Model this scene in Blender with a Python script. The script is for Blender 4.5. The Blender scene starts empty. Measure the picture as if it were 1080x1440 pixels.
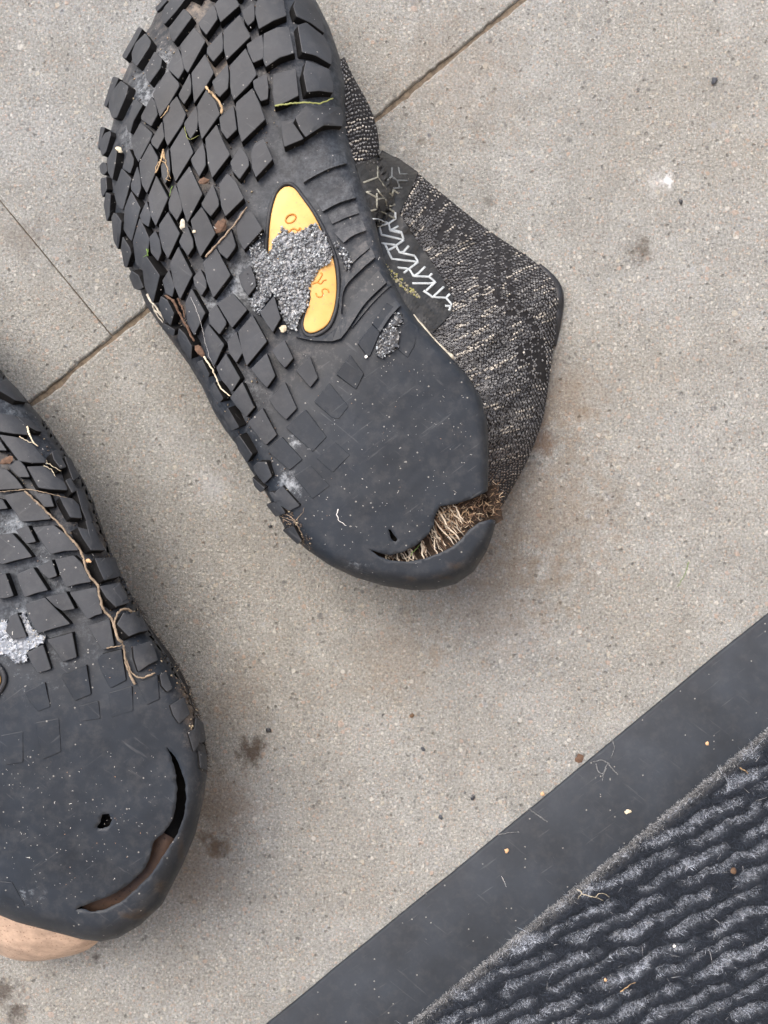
import bpy, math, random
import numpy as np
from mathutils import Vector, noise as mnoise
from mathutils.geometry import delaunay_2d_cdt

random.seed(7); RNG = np.random.default_rng(7)
SC = bpy.context.scene
COL = SC.collection

# ------------------------------------------------------------------ camera
H = 0.45                       # camera height above the paving, metres
KG = 0.52 / 1440               # metres on the paving for one photo pixel
cam = bpy.data.cameras.new('camera'); camo = bpy.data.objects.new('camera', cam); COL.objects.link(camo)
camo.location = (0, 0, H); camo.rotation_euler = (0, 0, 0)
cam.sensor_fit = 'VERTICAL'; cam.sensor_height = 24; cam.lens = 12 / (0.26 / H)
cam.clip_start = 0.01; cam.clip_end = 500
cam.dof.use_dof = True; cam.dof.focus_distance = 0.378; cam.dof.aperture_fstop = 15
SC.camera = camo

# ------------------------------------------------------------------ sky and sun
SUN_EL, SUN_AZ = math.radians(52), math.radians(128)     # azimuth counted from +X towards +Y: light comes from the upper left
w = bpy.data.worlds.new('World'); SC.world = w; w.use_nodes = True
nt = w.node_tree; bg = nt.nodes['Background']
sky = nt.nodes.new('ShaderNodeTexSky'); sky.sky_type = 'NISHITA'; sky.sun_disc = False
sky.sun_elevation = SUN_EL; sky.sun_rotation = math.pi / 2 - SUN_AZ
sky.air_density = 1.0; sky.dust_density = 5.0; sky.ozone_density = 1.0
nt.links.new(sky.outputs[0], bg.inputs[0]); bg.inputs[1].default_value = 0.15
sl = bpy.data.lights.new('sun', 'SUN'); so = bpy.data.objects.new('sun', sl); COL.objects.link(so)
sl.energy = 1.0; sl.angle = math.radians(55); sl.color = (1.0, 0.95, 0.88)
d = Vector((math.cos(SUN_EL) * math.cos(SUN_AZ), math.cos(SUN_EL) * math.sin(SUN_AZ), math.sin(SUN_EL)))
so.rotation_euler = d.to_track_quat('Z', 'Y').to_euler(); so.location = d * 3
SC.view_settings.view_transform = 'Standard'; SC.view_settings.look = 'None'
SC.view_settings.gamma = 1; SC.view_settings.use_curve_mapping = False
SC.view_settings.exposure = 1.22
SC.render.engine = 'CYCLES'
SC.cycles.max_bounces = 4; SC.cycles.diffuse_bounces = 3; SC.cycles.glossy_bounces = 2
SC.cycles.use_adaptive_sampling = True; SC.cycles.adaptive_threshold = 0.025
SC.cycles.caustics_reflective = False; SC.cycles.caustics_refractive = False
SC.cycles.use_denoising = True

# ------------------------------------------------------------------ helpers
def at(px, py, z):
    """a point of the place: photo position and its height above the paving"""
    s = KG * (H - z) / H
    return Vector(((px - 540) * s, (720 - py) * s, z))
def at_np(P, z):
    s = KG * (H - z) / H
    return np.stack([(P[:, 0] - 540) * s, (720 - P[:, 1]) * s, z], 1)

def thing(name, label, cat, loc=(0, 0, 0), group=None):
    o = bpy.data.objects.new(name, None); COL.objects.link(o); o.location = loc
    o.empty_display_size = 0.01
    o['label'] = label; o['category'] = cat
    if group: o['group'] = group
    return o
def tag(o, label=None, cat=None, group=None, kind=None):
    if label: o['label'] = label
    if cat: o['category'] = cat
    if group: o['group'] = group
    if kind: o['kind'] = kind
    return o
def wloc(o):
    v = Vector((0, 0, 0))
    while o is not None:
        v = v + Vector(o.location); o = o.parent
    return v
def mesh_obj(name, verts, faces, mat, parent=None, smooth=False, tint=None, uv=None, centre=False):
    V = np.asarray(verts, dtype=np.float64).reshape(-1, 3)
    off = np.zeros(3)
    if parent is not None: off = np.array(wloc(parent))
    V = V - off
    loc = np.zeros(3)
    if centre:
        loc = np.array([V[:, 0].mean(), V[:, 1].mean(), V[:, 2].min()]); V = V - loc
    me = bpy.data.meshes.new(name)
    me.from_pydata(V.tolist(), [], [tuple(int(i) for i in f) for f in faces])
    if smooth: me.polygons.foreach_set('use_smooth', [True] * len(me.polygons))
    if tint is not None:
        a = me.color_attributes.new('tint', 'FLOAT_COLOR', 'POINT')
        a.data.foreach_set('color', np.asarray(tint, dtype=np.float32).ravel())
    me.update()
    me.materials.append(mat)
    o = bpy.data.objects.new(name, me); COL.objects.link(o)
    o.location = loc
    if parent is not None: o.parent = parent
    return o
def big_mesh(name, V, tris, mat, parent=None, tint=None, smooth=False):
    """many small triangles through foreach_set"""
    V = np.asarray(V, dtype=np.float32)
    if parent is not None: V = V - np.array(wloc(parent), dtype=np.float32)
    tris = np.asarray(tris, dtype=np.int32)
    me = bpy.data.meshes.new(name)
    me.vertices.add(len(V)); me.vertices.foreach_set('co', V.ravel())
    n = tris.shape[1]
    me.loops.add(tris.size); me.loops.foreach_set('vertex_index', tris.ravel())
    me.polygons.add(len(tris)); me.polygons.foreach_set('loop_start', np.arange(0, tris.size, n, dtype=np.int32))
    if smooth: me.polygons.foreach_set('use_smooth', np.ones(len(tris), dtype=bool))
    if tint is not None:
        a = me.color_attributes.new('tint', 'FLOAT_COLOR', 'POINT')
        a.data.foreach_set('color', np.asarray(tint, dtype=np.float32).ravel())
    me.update(calc_edges=True); me.validate()
    me.materials.append(mat)
    o = bpy.data.objects.new(name, me); COL.objects.link(o)
    if parent is not None: o.parent = parent
    return o
def catmull(P, n):
    """n points evenly spread along a smooth curve through P"""
    P = [np.array(p, dtype=float) for p in P]
    Q = [2 * P[0] - P[1]] + P + [2 * P[-1] - P[-2]]
    out = []
    for i in range(1, len(Q) - 2):
        for k in range(12):
            t = k / 12
            a, b, c, e = Q[i - 1], Q[i], Q[i + 1], Q[i + 2]
            out.append(0.5 * ((2 * b) + (c - a) * t + (2 * a - 5 * b + 4 * c - e) * t * t + (3 * b - a - 3 * c + e) * t ** 3))
    out.append(P[-1]); out = np.array(out)
    L = np.r_[0, np.cumsum(np.linalg.norm(np.diff(out, axis=0), axis=1))]
    s = np.linspace(0, L[-1], n)
    return np.stack([np.interp(s, L, out[:, k]) for k in range(out.shape[1])], 1)
def resample_closed(P, step):
    P = np.array(P, dtype=float); Q = np.vstack([P, P[:1]])
    out = []
    for a, b in zip(Q[:-1], Q[1:]):
        n = max(1, int(round(np.linalg.norm((b - a)[:2]) / step)))
        for k in range(n): out.append(a + (b - a) * k / n)
    return np.array(out)
def inside(poly, X, Y):
    poly = np.asarray(poly); X = np.asarray(X); Y = np.asarray(Y)
    res = np.zeros(X.shape, bool)
    x0, y0 = poly[-1, 0], poly[-1, 1]
    for x1, y1 in poly[:, :2]:
        c = ((y1 > Y) != (y0 > Y))
        with np.errstate(divide='ignore', invalid='ignore'):
            xi = (x0 - x1) * (Y - y1) / (y0 - y1 if y0 != y1 else 1e-9) + x1
        res ^= c & (X < xi)
        x0, y0 = x1, y1
    return res
def sstep(a, b, x):
    t = np.clip((x - a) / (b - a), 0, 1); return t * t * (3 - 2 * t)
def nz(x, y, z=0.0, s=1.0):
    return mnoise.noise(Vector((x * s, y * s, z)))
def tube(points, radii, sides=6, flat=1.0):
    """verts, faces of a tapering tube through 3-D points"""
    P = [Vector(p) for p in points]; n = len(P)
    if not hasattr(radii, '__len__'): radii = [radii] * n
    V, F = [], []
    up = Vector((0, 0, 1))
    for i, p in enumerate(P):
        t = (P[min(i + 1, n - 1)] - P[max(i - 1, 0)])
        if t.length < 1e-9: t = Vector((1, 0, 0))
        t.normalize()
        s = t.cross(up)
        if s.length < 1e-3: s = t.cross(Vector((1, 0, 0)))
        s.normalize(); b = s.cross(t)
        for k in range(sides):
            a = 2 * math.pi * k / sides
            V.append(p + s * (math.cos(a) * radii[i]) + b * (math.sin(a) * radii[i] * flat))
    for i in range(n - 1):
        for k in range(sides):
            F.append((i * sides + k, i * sides + (k + 1) % sides, (i + 1) * sides + (k + 1) % sides, (i + 1) * sides + k))
    F.append(tuple(range(sides - 1, -1, -1))); F.append(tuple((n - 1) * sides + k for k in range(sides)))
    return V, F

# ------------------------------------------------------------------ materials
def new_mat(name):
    m = bpy.data.materials.new(name); m.use_nodes = True
    t = m.node_tree; b = t.nodes['Principled BSDF']
    return m, t, b
def N(t, kind, **kw):
    n = t.nodes.new(kind)
    for k, v in kw.items():
        if k in n.inputs: n.inputs[k].default_value = v
        else: setattr(n, k, v)
    return n
def mathn(t, op, a, b=None, c=None, clamp=False):
    n = t.nodes.new('ShaderNodeMath'); n.operation = op; n.use_clamp = clamp
    for i, v in enumerate((a, b, c)):
        if v is None: continue
        if isinstance(v, (int, float)): n.inputs[i].default_value = v
        else: t.links.new(v, n.inputs[i])
    return n.outputs[0]
def mixc(t, f, a, b, mode='MIX'):
    n = t.nodes.new('ShaderNodeMix'); n.data_type = 'RGBA'; n.blend_type = mode
    for s, v in ((n.inputs[0], f), (n.inputs[6], a), (n.inputs[7], b)):
        if isinstance(v, (int, float)): s.default_value = v
        elif isinstance(v, tuple): s.default_value = (*v[:3], 1)
        else: t.links.new(v, s)
    return n.outputs[2]
def ramp(t, fac, stops, interp='LINEAR'):
    n = t.nodes.new('ShaderNodeValToRGB'); n.color_ramp.interpolation = interp
    e = n.color_ramp.elements
    while len(e) < len(stops): e.new(0.5)
    for el, (p, c) in zip(e, stops):
        el.position = p; el.color = (*c, 1) if len(c) == 3 else c
    t.links.new(fac, n.inputs[0]); return n.outputs[0]
FLAT = [False]
def noise_tex(t, vec, scale, detail=4, rough=0.6, out=0):
    n = N(t, 'ShaderNodeTexNoise'); n.noise_dimensions = '2D' if FLAT[0] else '3D'; n.inputs['Scale'].default_value = scale
    n.inputs['Detail'].default_value = detail; n.inputs['Roughness'].default_value = rough
    t.links.new(vec, n.inputs['Vector']); return n.outputs[out]
def voro(t, vec, scale, feature='F1', rnd=1.0):
    n = N(t, 'ShaderNodeTexVoronoi'); n.voronoi_dimensions = '2D' if FLAT[0] else '3D'; n.feature = feature; n.inputs['Scale'].default_value = scale
    n.inputs['Randomness'].default_value = rnd
    t.links.new(vec, n.inputs['Vector']); return n
def bump(t, b, h, strength, dist):
    n = t.nodes.new('ShaderNodeBump'); n.inputs['Strength'].default_value = strength; n.inputs['Distance'].default_value = dist
    t.links.new(h, n.inputs['Height']); t.links.new(n.outputs[0], b.inputs['Normal']); return n

def mat_rubber(name, base, rough=0.5, tinted=False, dust=0.35, grain=0.00006, spec=0.30):
    m, t, b = new_mat(name)
    g = N(t, 'ShaderNodeNewGeometry'); v = g.outputs['Position']
    big = noise_tex(t, v, 28, 5, 0.65); fine = noise_tex(t, v, 900, 3, 0.7); mid = noise_tex(t, v, 160, 6, 0.75)
    c = mixc(t, ramp(t, big, [(0.3, (0, 0, 0)), (0.75, (1, 1, 1))]), tuple(x * 0.7 for x in base), tuple(x * 1.4 for x in base))
    if tinted:
        a = N(t, 'ShaderNodeAttribute', attribute_name='tint')
        f = mathn(t, 'ADD', a.outputs['Alpha'], mathn(t, 'MULTIPLY', mathn(t, 'SUBTRACT', noise_tex(t, v, 300, 7, 0.8), 0.5), 3.2))
        f = mathn(t, 'MULTIPLY', mathn(t, 'SUBTRACT', f, 0.42, clamp=True), 1.3, clamp=True)
        c = mixc(t, f, c, a.outputs['Color'])
    # pale dust film, in drifts, and scratches
    film = mathn(t, 'MULTIPLY', ramp(t, mid, [(0.48, (0, 0, 0)), (0.8, (1, 1, 1))]), dust)
    c = mixc(t, film, c, (0.16, 0.155, 0.15))
    vs = voro(t, v, 420); pick = N(t, 'ShaderNodeSeparateColor'); t.links.new(vs.outputs['Color'], pick.inputs[0])
    speck = mathn(t, 'MULTIPLY', mathn(t, 'LESS_THAN', vs.outputs['Distance'], 0.16), mathn(t, 'GREATER_THAN', pick.outputs[0], 0.90))
    c = mixc(t, mathn(t, 'MULTIPLY', speck, 0.55), c, (0.30, 0.29, 0.27))
    for rot, sc in ((0.9, 260), (2.2, 340)):
        mpn = N(t, 'ShaderNodeMapping', vector_type='TEXTURE'); mpn.inputs['Rotation'].default_value = (0, 0, rot); mpn.inputs['Scale'].default_value = (1, 18, 1); t.links.new(v, mpn.inputs['Vector'])
        sn = noise_tex(t, mpn.outputs[0], sc * 2, 3, 0.6)
        c = mixc(t, mathn(t, 'MULTIPLY', ramp(t, sn, [(0.66, (0, 0, 0)), (0.74, (1, 1, 1))]), mathn(t, 'MULTIPLY', big, 0.4)), c, (0.15, 0.155, 0.16))
    t.links.new(c, b.inputs['Base Color'])
    r = mathn(t, 'ADD', mathn(t, 'MULTIPLY', mid, 0.3), rough - 0.12); t.links.new(r, b.inputs['Roughness'])
    b.inputs['Specular IOR Level'].default_value = spec
    bump(t, b, mathn(t, 'ADD', mathn(t, 'MULTIPLY', fine, 0.5), mid), 0.8, grain)
    return m
def mat_plain(name, base, rough=0.7, var=0.3, scale=300, grain=0.0001, spec=0.3):
    m, t, b = new_mat(name)
    g = N(t, 'ShaderNodeNewGeometry'); v = g.outputs['Position']
    n = noise_tex(t, v, scale, 5, 0.7)
    c = mixc(t, ramp(t, n, [(0.3, (0, 0, 0)), (0.7, (1, 1, 1))]), tuple(x * (1 - var) for x in base), tuple(min(1, x * (1 + var)) for x in base))
    t.links.new(c, b.inputs['Base Color']); b.inputs['Roughness'].default_value = rough
    b.inputs['Specular IOR Level'].default_value = spec
    if grain: bump(t, b, n, 0.8, grain)
    return m
def mat_tint(name, rough=0.8, spec=0.2, sheen=0.0):
    m, t, b = new_mat(name)
    a = N(t, 'ShaderNodeAttribute', attribute_name='tint')
    t.links.new(a.outputs['Color'], b.inputs['Base Color'])
    b.inputs['Roughness'].default_value = rough; b.inputs['Specular IOR Level'].default_value = spec
    if sheen: b.inputs['Sheen Weight'].default_value = sheen
    return m

STAINS_AND_SHADE = [  # photo position on the paving, radius in photo pixels, colour, strength, edge noise
    (352, 1056, 24, (0.06, 0.042, 0.03), 0.85, 1.0), (362, 1040, 13, (0.06, 0.042, 0.03), 0.6, 1.0), (306, 1190, 20, (0.07, 0.045, 0.03), 0.8, 1.0),
    (290, 1178, 12, (0.07, 0.045, 0.03), 0.7, 1.0), (903, 350, 22, (0.07, 0.052, 0.038), 0.65, 1.0), (885, 348, 10, (0.07, 0.052, 0.038), 0.4, 1.0),
    (937, 254, 11, (0.80, 0.81, 0.83), 0.85, 1.1), (928, 256, 20, (0.7, 0.71, 0.73), 0.25, 1.3), (765, 620, 26, (0.10, 0.04, 0.02), 0.5, 1.0),
    (590, 198, 9, (0.10, 0.08, 0.06), 0.6, 1.0), (603, 190, 4, (0.08, 0.09, 0.12), 0.8, 0.6),
    (8, 1395, 26, (0.055, 0.042, 0.034), 0.75, 1.1), (28, 1428, 18, (0.055, 0.042, 0.034), 0.7, 1.1), (135, 1346, 7, (0.06, 0.05, 0.045), 0.7, 0.8),
    (35, 335, 34, (0.16, 0.14, 0.12), 0.45, 1.1), (686, 284, 9, (0.09, 0.08, 0.07), 0.5, 1.0),
    (560, 925, 75, (0.22, 0.17, 0.12), 0.28, 1.2), (755, 720, 140, (0.20, 0.145, 0.095), 0.36, 1.3), (690, 845, 110, (0.21, 0.16, 0.11), 0.3, 1.3),  # broad browns here and on the next line: warm shoe shadow painted in
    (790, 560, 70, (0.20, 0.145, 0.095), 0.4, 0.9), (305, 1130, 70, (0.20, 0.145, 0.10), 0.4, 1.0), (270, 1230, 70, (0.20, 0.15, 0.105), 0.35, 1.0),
    (330, 980, 60, (0.17, 0.13, 0.095), 0.25, 1.0), (640, 110, 120, (0.22, 0.18, 0.14), 0.25, 1.1), (300, 680, 30, (0.5, 0.52, 0.55), 0.3, 1.0),
]
def mat_concrete(name, shift=(0, 0, 0), tone=1.0):
    m, t, b = new_mat(name); FLAT[0] = True
    g = N(t, 'ShaderNodeNewGeometry'); pos = g.outputs['Position']
    mp = N(t, 'ShaderNodeMapping'); mp.inputs['Location'].default_value = shift; t.links.new(pos, mp.inputs['Vector'])
    v = mp.outputs[0]
    wv = N(t, 'ShaderNodeVectorMath', operation='ADD')
    wn = N(t, 'ShaderNodeVectorMath', operation='SCALE'); wn.inputs['Scale'].default_value = 0.0012
    t.links.new(noise_tex(t, v, 500, 2, 0.5, out=1), wn.inputs[0]); t.links.new(v, wv.inputs[0]); t.links.new(wn.outputs[0], wv.inputs[1])
    wvv = wv.outputs[0]
    cloud = noise_tex(t, v, 9, 6, 0.6); mott = noise_tex(t, v, 70, 6, 0.7); grit = noise_tex(t, v, 750, 4, 0.75); grit2 = noise_tex(t, v, 2200, 2, 0.7)
    k = tone
    c = ramp(t, mott, [(0.25, (0.24 * k, 0.247 * k, 0.234 * k)), (0.5, (0.298 * k, 0.307 * k, 0.293 * k)), (0.78, (0.357 * k, 0.369 * k, 0.356 * k))])
    c = mixc(t, ramp(t, cloud, [(0.42, (0, 0, 0)), (0.68, (0.5, 0.5, 0.5))]), c, (0.282 * k, 0.272 * k, 0.234 * k))
    c = mixc(t, ramp(t, grit, [(0.30, (0.8, 0.8, 0.8)), (0.48, (0, 0, 0))]), c, (0.12, 0.117, 0.108))
    c = mixc(t, ramp(t, grit, [(0.53, (0, 0, 0)), (0.74, (0.75, 0.75, 0.75))]), c, (0.55, 0.548, 0.53))
    c = mixc(t, ramp(t, grit2, [(0.30, (0.55, 0.55, 0.55)), (0.48, (0, 0, 0))]), c, (0.13, 0.125, 0.118))
    hts = mathn(t, 'ADD', mathn(t, 'MULTIPLY', grit, 1.0), mathn(t, 'MULTIPLY', grit2, 0.5))
    # aggregate grains of three sizes
    for sc, keep, rad, amt in ((900, 0.45, 0.38, 0.5), (430, 0.66, 0.34, 0.5), (200, 0.88, 0.25, 0.55), (95, 0.95, 0.17, 0.5)):
        vo = voro(t, wvv, sc); s = N(t, 'ShaderNodeSeparateColor'); t.links.new(vo.outputs['Color'], s.inputs[0])
        msk = mathn(t, 'MULTIPLY', mathn(t, 'GREATER_THAN', s.outputs[0], keep), ramp(t, vo.outputs['Distance'], [(rad * 0.7, (1, 1, 1)), (rad, (0, 0, 0))]))
        pc = ramp(t, s.outputs[1], [(0.0, (0.07, 0.075, 0.085)), (0.06, (0.17, 0.17, 0.17)), (0.20, (0.33, 0.31, 0.28)), (0.45, (0.40, 0.29, 0.22)), (0.56, (0.50, 0.46, 0.38)),
                                    (0.68, (0.30, 0.32, 0.34)), (0.78, (0.42, 0.31, 0.25)), (0.88, (0.62, 0.60, 0.56)), (1.0, (0.72, 0.71, 0.68))], 'CONSTANT')
        c = mixc(t, mathn(t, 'MULTIPLY', msk, amt), c, pc)
        hts = mathn(t, 'ADD', hts, mathn(t, 'MULTIPLY', msk, 0.25))
    pv = voro(t, wvv, 260); ps = N(t, 'ShaderNodeSeparateColor'); t.links.new(pv.outputs['Color'], ps.inputs[0])
    pit = mathn(t, 'MULTIPLY', mathn(t, 'GREATER_THAN', ps.outputs[2], 0.945), ramp(t, pv.outputs['Distance'], [(0.12, (1, 1, 1)), (0.24, (0, 0, 0))]))
    c = mixc(t, mathn(t, 'MULTIPLY', pit, 0.45), c, (0.07, 0.066, 0.06)); hts = mathn(t, 'SUBTRACT', hts, mathn(t, 'MULTIPLY', pit, 0.9))
    tone_n = noise_tex(t, v, 22, 5, 0.65)
    c = mixc(t, ramp(t, tone_n, [(0.42, (0, 0, 0)), (0.70, (0.22, 0.22, 0.22))]), c, (0.17, 0.158, 0.138))
    c = mixc(t, ramp(t, tone_n, [(0.28, (0.14, 0.14, 0.14)), (0.46, (0, 0, 0))]), c, (0.46, 0.47, 0.475))
    # spilt earth, droppings, old stains, and painted warm shadow beside the shoes
    edge = noise_tex(t, v, 130, 6, 0.75)
    for px, py, r, colr, amt, en in STAINS_AND_SHADE:
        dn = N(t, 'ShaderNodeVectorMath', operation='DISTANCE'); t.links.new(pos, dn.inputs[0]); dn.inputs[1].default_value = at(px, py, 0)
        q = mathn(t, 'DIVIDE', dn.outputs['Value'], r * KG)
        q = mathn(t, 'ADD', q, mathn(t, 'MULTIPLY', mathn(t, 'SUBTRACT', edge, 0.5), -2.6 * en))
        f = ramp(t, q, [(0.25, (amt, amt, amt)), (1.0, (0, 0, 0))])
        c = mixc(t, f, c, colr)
    t.links.new(c, b.inputs['Base Color'])
    b.inputs['Roughness'].default_value = 0.85; b.inputs['Specular IOR Level'].default_value = 0.25
    bump(t, b, hts, 1.0, 0.0009); FLAT[0] = False
    return m

M = {}
M['sole'] = mat_rubber('worn_sole_rubber', (0.0118, 0.0160, 0.0225), 0.50, tinted=True, dust=0.16)
M['lug'] = mat_rubber('tread_rubber', (0.030, 0.0335, 0.0395), 0.55, dust=0.2)
M['lug_side'] = mat_rubber('shaded_lug_side', (0.0075, 0.0075, 0.008), 0.8, dust=0.0, spec=0.12)  # unworn rubber, blackened further to paint in the groove shade
M['rim'] = mat_rubber('band_rubber', (0.018, 0.02, 0.024), 0.5, dust=0.15)
M['black'] = mat_plain('dark_inside', (0.008, 0.007, 0.006), 0.9, 0.4)
M['knit_base'] = mat_plain('knit_ground', (0.016, 0.016, 0.018), 0.95, 0.4, 600, 0.0003)
M['stitch'] = mat_tint('knit_yarn', 0.85, 0.15, 0.3)
M['thread'] = mat_tint('torn_fibre', 0.8, 0.2, 0.2)
M['crumb'] = mat_tint('crumbled_foam', 0.35, 0.6)
M['fleck'] = mat_tint('flecks', 0.7, 0.3)
M['pile'] = mat_tint('mat_fibre', 0.9, 0.08)
M['film'] = mat_rubber('overlay_film', (0.020, 0.021, 0.022), 0.45, dust=0.3)
M['line'] = mat_plain('overlay_print', (0.42, 0.46, 0.48), 0.5, 0.25, 500, 0.00005)
M['smudge_line'] = mat_plain('overlay_print_dirty', (0.20, 0.20, 0.17), 0.6, 0.45, 500, 0.00005)
M['faded_line'] = mat_plain('overlay_print_faded', (0.10, 0.11, 0.115), 0.6, 0.3, 500, 0.00005)
M['soil'] = mat_plain('joint_soil', (0.13, 0.105, 0.078), 0.95, 0.5, 400, 0.0006)
M['mat_rubber'] = mat_rubber('mat_border_rubber', (0.0185, 0.0235, 0.0310), 0.6, dust=0.12, grain=0.00004)
M['chalk'] = mat_plain('chalk_scuff', (0.12, 0.125, 0.13), 0.9, 0.6, 900, 0)
M['straw'] = mat_plain('dry_straw', (0.34, 0.24, 0.135), 0.6, 0.55, 500)
M['pale_straw'] = mat_plain('pale_straw', (0.55, 0.49, 0.36), 0.6, 0.3, 500)
M['grass'] = mat_plain('green_grass', (0.12, 0.20, 0.045), 0.5, 0.35, 500)
M['yellow_grass'] = mat_plain('yellow_grass', (0.20, 0.215, 0.07), 0.5, 0.3, 300)
M['bark'] = mat_plain('bark', (0.10, 0.060, 0.040), 0.8, 0.45, 600, 0.0003)
M['twig'] = mat_plain('twig', (0.22, 0.17, 0.125), 0.75, 0.45, 500, 0.0003)
M['stem'] = mat_plain('dead_stem', (0.20, 0.155, 0.11), 0.75, 0.6, 300, 0.0002)
M['husk'] = mat_plain('husk', (0.42, 0.39, 0.32), 0.6, 0.4, 500)
M['white'] = mat_plain('white_thread', (0.75, 0.74, 0.72), 0.7, 0.1, 500)
M['stone_dark'] = mat_plain('dark_stone', (0.014, 0.016, 0.02), 0.3, 0.4, 400, 0.0001, 0.6)
M['stone_grey'] = mat_plain('grey_stone', (0.045, 0.05, 0.06), 0.7, 0.4, 500, 0.0002)
M['stone_brown'] = mat_plain('brown_stone', (0.10, 0.06, 0.035), 0.7, 0.4, 500, 0.0002)
M['grain'] = mat_plain('tan_grain', (0.50, 0.32, 0.18), 0.6, 0.3, 500)
def mat_emblem():
    m, t, b = new_mat('yellow_emblem')
    v = N(t, 'ShaderNodeNewGeometry').outputs['Position']
    c = mixc(t, ramp(t, noise_tex(t, v, 90, 4, 0.6), [(0.35, (0, 0, 0)), (0.7, (1, 1, 1))]), (0.54, 0.30, 0.075), (0.62, 0.37, 0.12))
    c = mixc(t, ramp(t, noise_tex(t, v, 420, 5, 0.8), [(0.56, (0, 0, 0)), (0.70, (0.75, 0.75, 0.75))]), c, (0.30, 0.17, 0.11))
    t.links.new(c, b.inputs['Base Color']); b.inputs['Roughness'].default_value = 0.5
    return m
M['emblem'] = mat_emblem()
M['letter'] = mat_plain('orange_letter', (0.50, 0.20, 0.035), 0.5, 0.2, 400, 0)
def mat_pores(name, base, hole, scale, rough):
    m, t, b = new_mat(name)
    v = N(t, 'ShaderNodeNewGeometry').outputs['Position']
    n = noise_tex(t, v, 120, 5, 0.7)
    c = mixc(t, ramp(t, n, [(0.3, (0, 0, 0)), (0.72, (1, 1, 1))]), tuple(x * 0.55 for x in base), tuple(x * 1.2 for x in base))
    vo = voro(t, v, scale, rnd=0.55)
    s = N(t, 'ShaderNodeSeparateColor'); t.links.new(vo.outputs['Color'], s.inputs[0])
    p = mathn(t, 'MULTIPLY', ramp(t, vo.outputs['Distance'], [(0.14, (1, 1, 1)), (0.24, (0, 0, 0))]), mathn(t, 'GREATER_THAN', s.outputs[0], 0.35))
    c = mixc(t, mathn(t, 'MULTIPLY', p, 0.9), c, hole)
    t.links.new(c, b.inputs['Base Color']); b.inputs['Roughness'].default_value = rough
    bump(t, b, mathn(t, 'SUBTRACT', n, p), 0.6, 0.0003)
    return m
M['tan_lining'] = mat_pores('tan_lining', (0.46, 0.335, 0.25), (0.16, 0.08, 0.045), 620, 0.6)
M['brown_lining'] = mat_pores('brown_lining', (0.065, 0.035, 0.021), (0.012, 0.008, 0.006), 520, 0.7)

# ------------------------------------------------------------------ paving
ANG = math.radians(39.6)
U = Vector((math.cos(ANG), math.sin(ANG), 0)); Vv = Vector((-math.sin(ANG), math.cos(ANG), 0))
ground = mesh_obj('ground', [(-150, -150, -0.0016), (150, -150, -0.0016), (150, 150, -0.0016), (-150, 150, -0.0016)], [(0, 1, 2, 3)], M['soil'])
tag(ground, 'dark soil under and around the concrete paving', kind='structure')
pav = bpy.data.objects.new('pavement', None); COL.objects.link(pav); pav.empty_display_size = 0.05
tag(pav, 'grey concrete slab pavement with fine exposed aggregate', kind='structure')
jv = (at(730, 0, 0).dot(Vv) + at(205, 437, 0).dot(Vv)) / 2          # the long joint
ju1 = at(157, 472, 0).dot(U); ju0 = at(-46, 1440, 0).dot(U)            # the short joints of the two rows
SW, SL, GAP = 0.40, 0.70, 0.0013
CM = [mat_concrete('concrete_a'), mat_concrete('concrete_b', (3.1, 1.7, 0), 1.06), mat_concrete('concrete_c', (7.3, 4.1, 0), 0.97)]
def slab(u0, u1, v0, v1, mat, dz, worn):
    """one slab: bevelled and slightly ragged arrises"""
    e = 0.0010; n = 240 if worn else 1; V, F = [], []
    us = np.linspace(u0, u1, n + 1)
    def P(u, v, z): return U * u + Vv * v + Vector((0, 0, z + dz))
    prof = [(0.0, -0.03), (0.0, -0.0012), (e * 0.45, -0.0003), (e, 0.0)]
    rows = []
    for side in (0, 1):
        for k, (o, z) in enumerate(prof if side == 0 else prof[::-1]):
            row = []
            for i, u in enumerate(us):
                j = (nz(u * 40, side * 7.7 + v0 * 5, k * 0.1) * 0.0024 + nz(u * 260, side * 3.1, 0) * 0.0009) if (worn and z > -0.02) else 0
                v = (v0 + o + abs(j)) if side == 0 else (v1 - o - abs(j))
                row.append(len(V)); V.append(P(u, v, z))
            rows.append(row)
    for a, b in zip(rows[:-1], rows[1:]):
        for i in range(n): F.append((a[i], a[i + 1], b[i + 1], b[i]))
    # ends, bevelled by pulling the end columns down
    for col, s in ((0, 1), (n, -1)):
        top = [r[col] for r in rows]
        out = [len(V) + k for k in range(len(top))]
        for r in top:
            q = V[r]; V.append(Vector(q) - U * (s * 0.0) + Vector((0, 0, min(0, -0.03 - (q.z - dz)))))
        for k in range(len(top) - 1): F.append((top[k], top[k + 1], out[k + 1], out[k]) if s < 0 else (top[k + 1], top[k], out[k], out[k + 1]))
    return mesh_obj('paving_slab', V, F, mat, pav)
for r in range(-3, 4):
    off = ju0 if r % 2 == 0 else ju1
    for k in range(-3, 3):
        u0, u1 = off + k * SL + GAP / 4, off + (k + 1) * SL - GAP / 4
        v0, v1 = jv + (r - 1) * SW + GAP / 2, jv + r * SW - GAP / 2
        near = abs((u0 + u1) / 2) < 0.75 and abs((v0 + v1) / 2) < 0.45
        slab(u0, u1, v0, v1, CM[(r * 2 + k) % 3], 0.0 if near else RNG.uniform(-0.001, 0.001), near)

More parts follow.
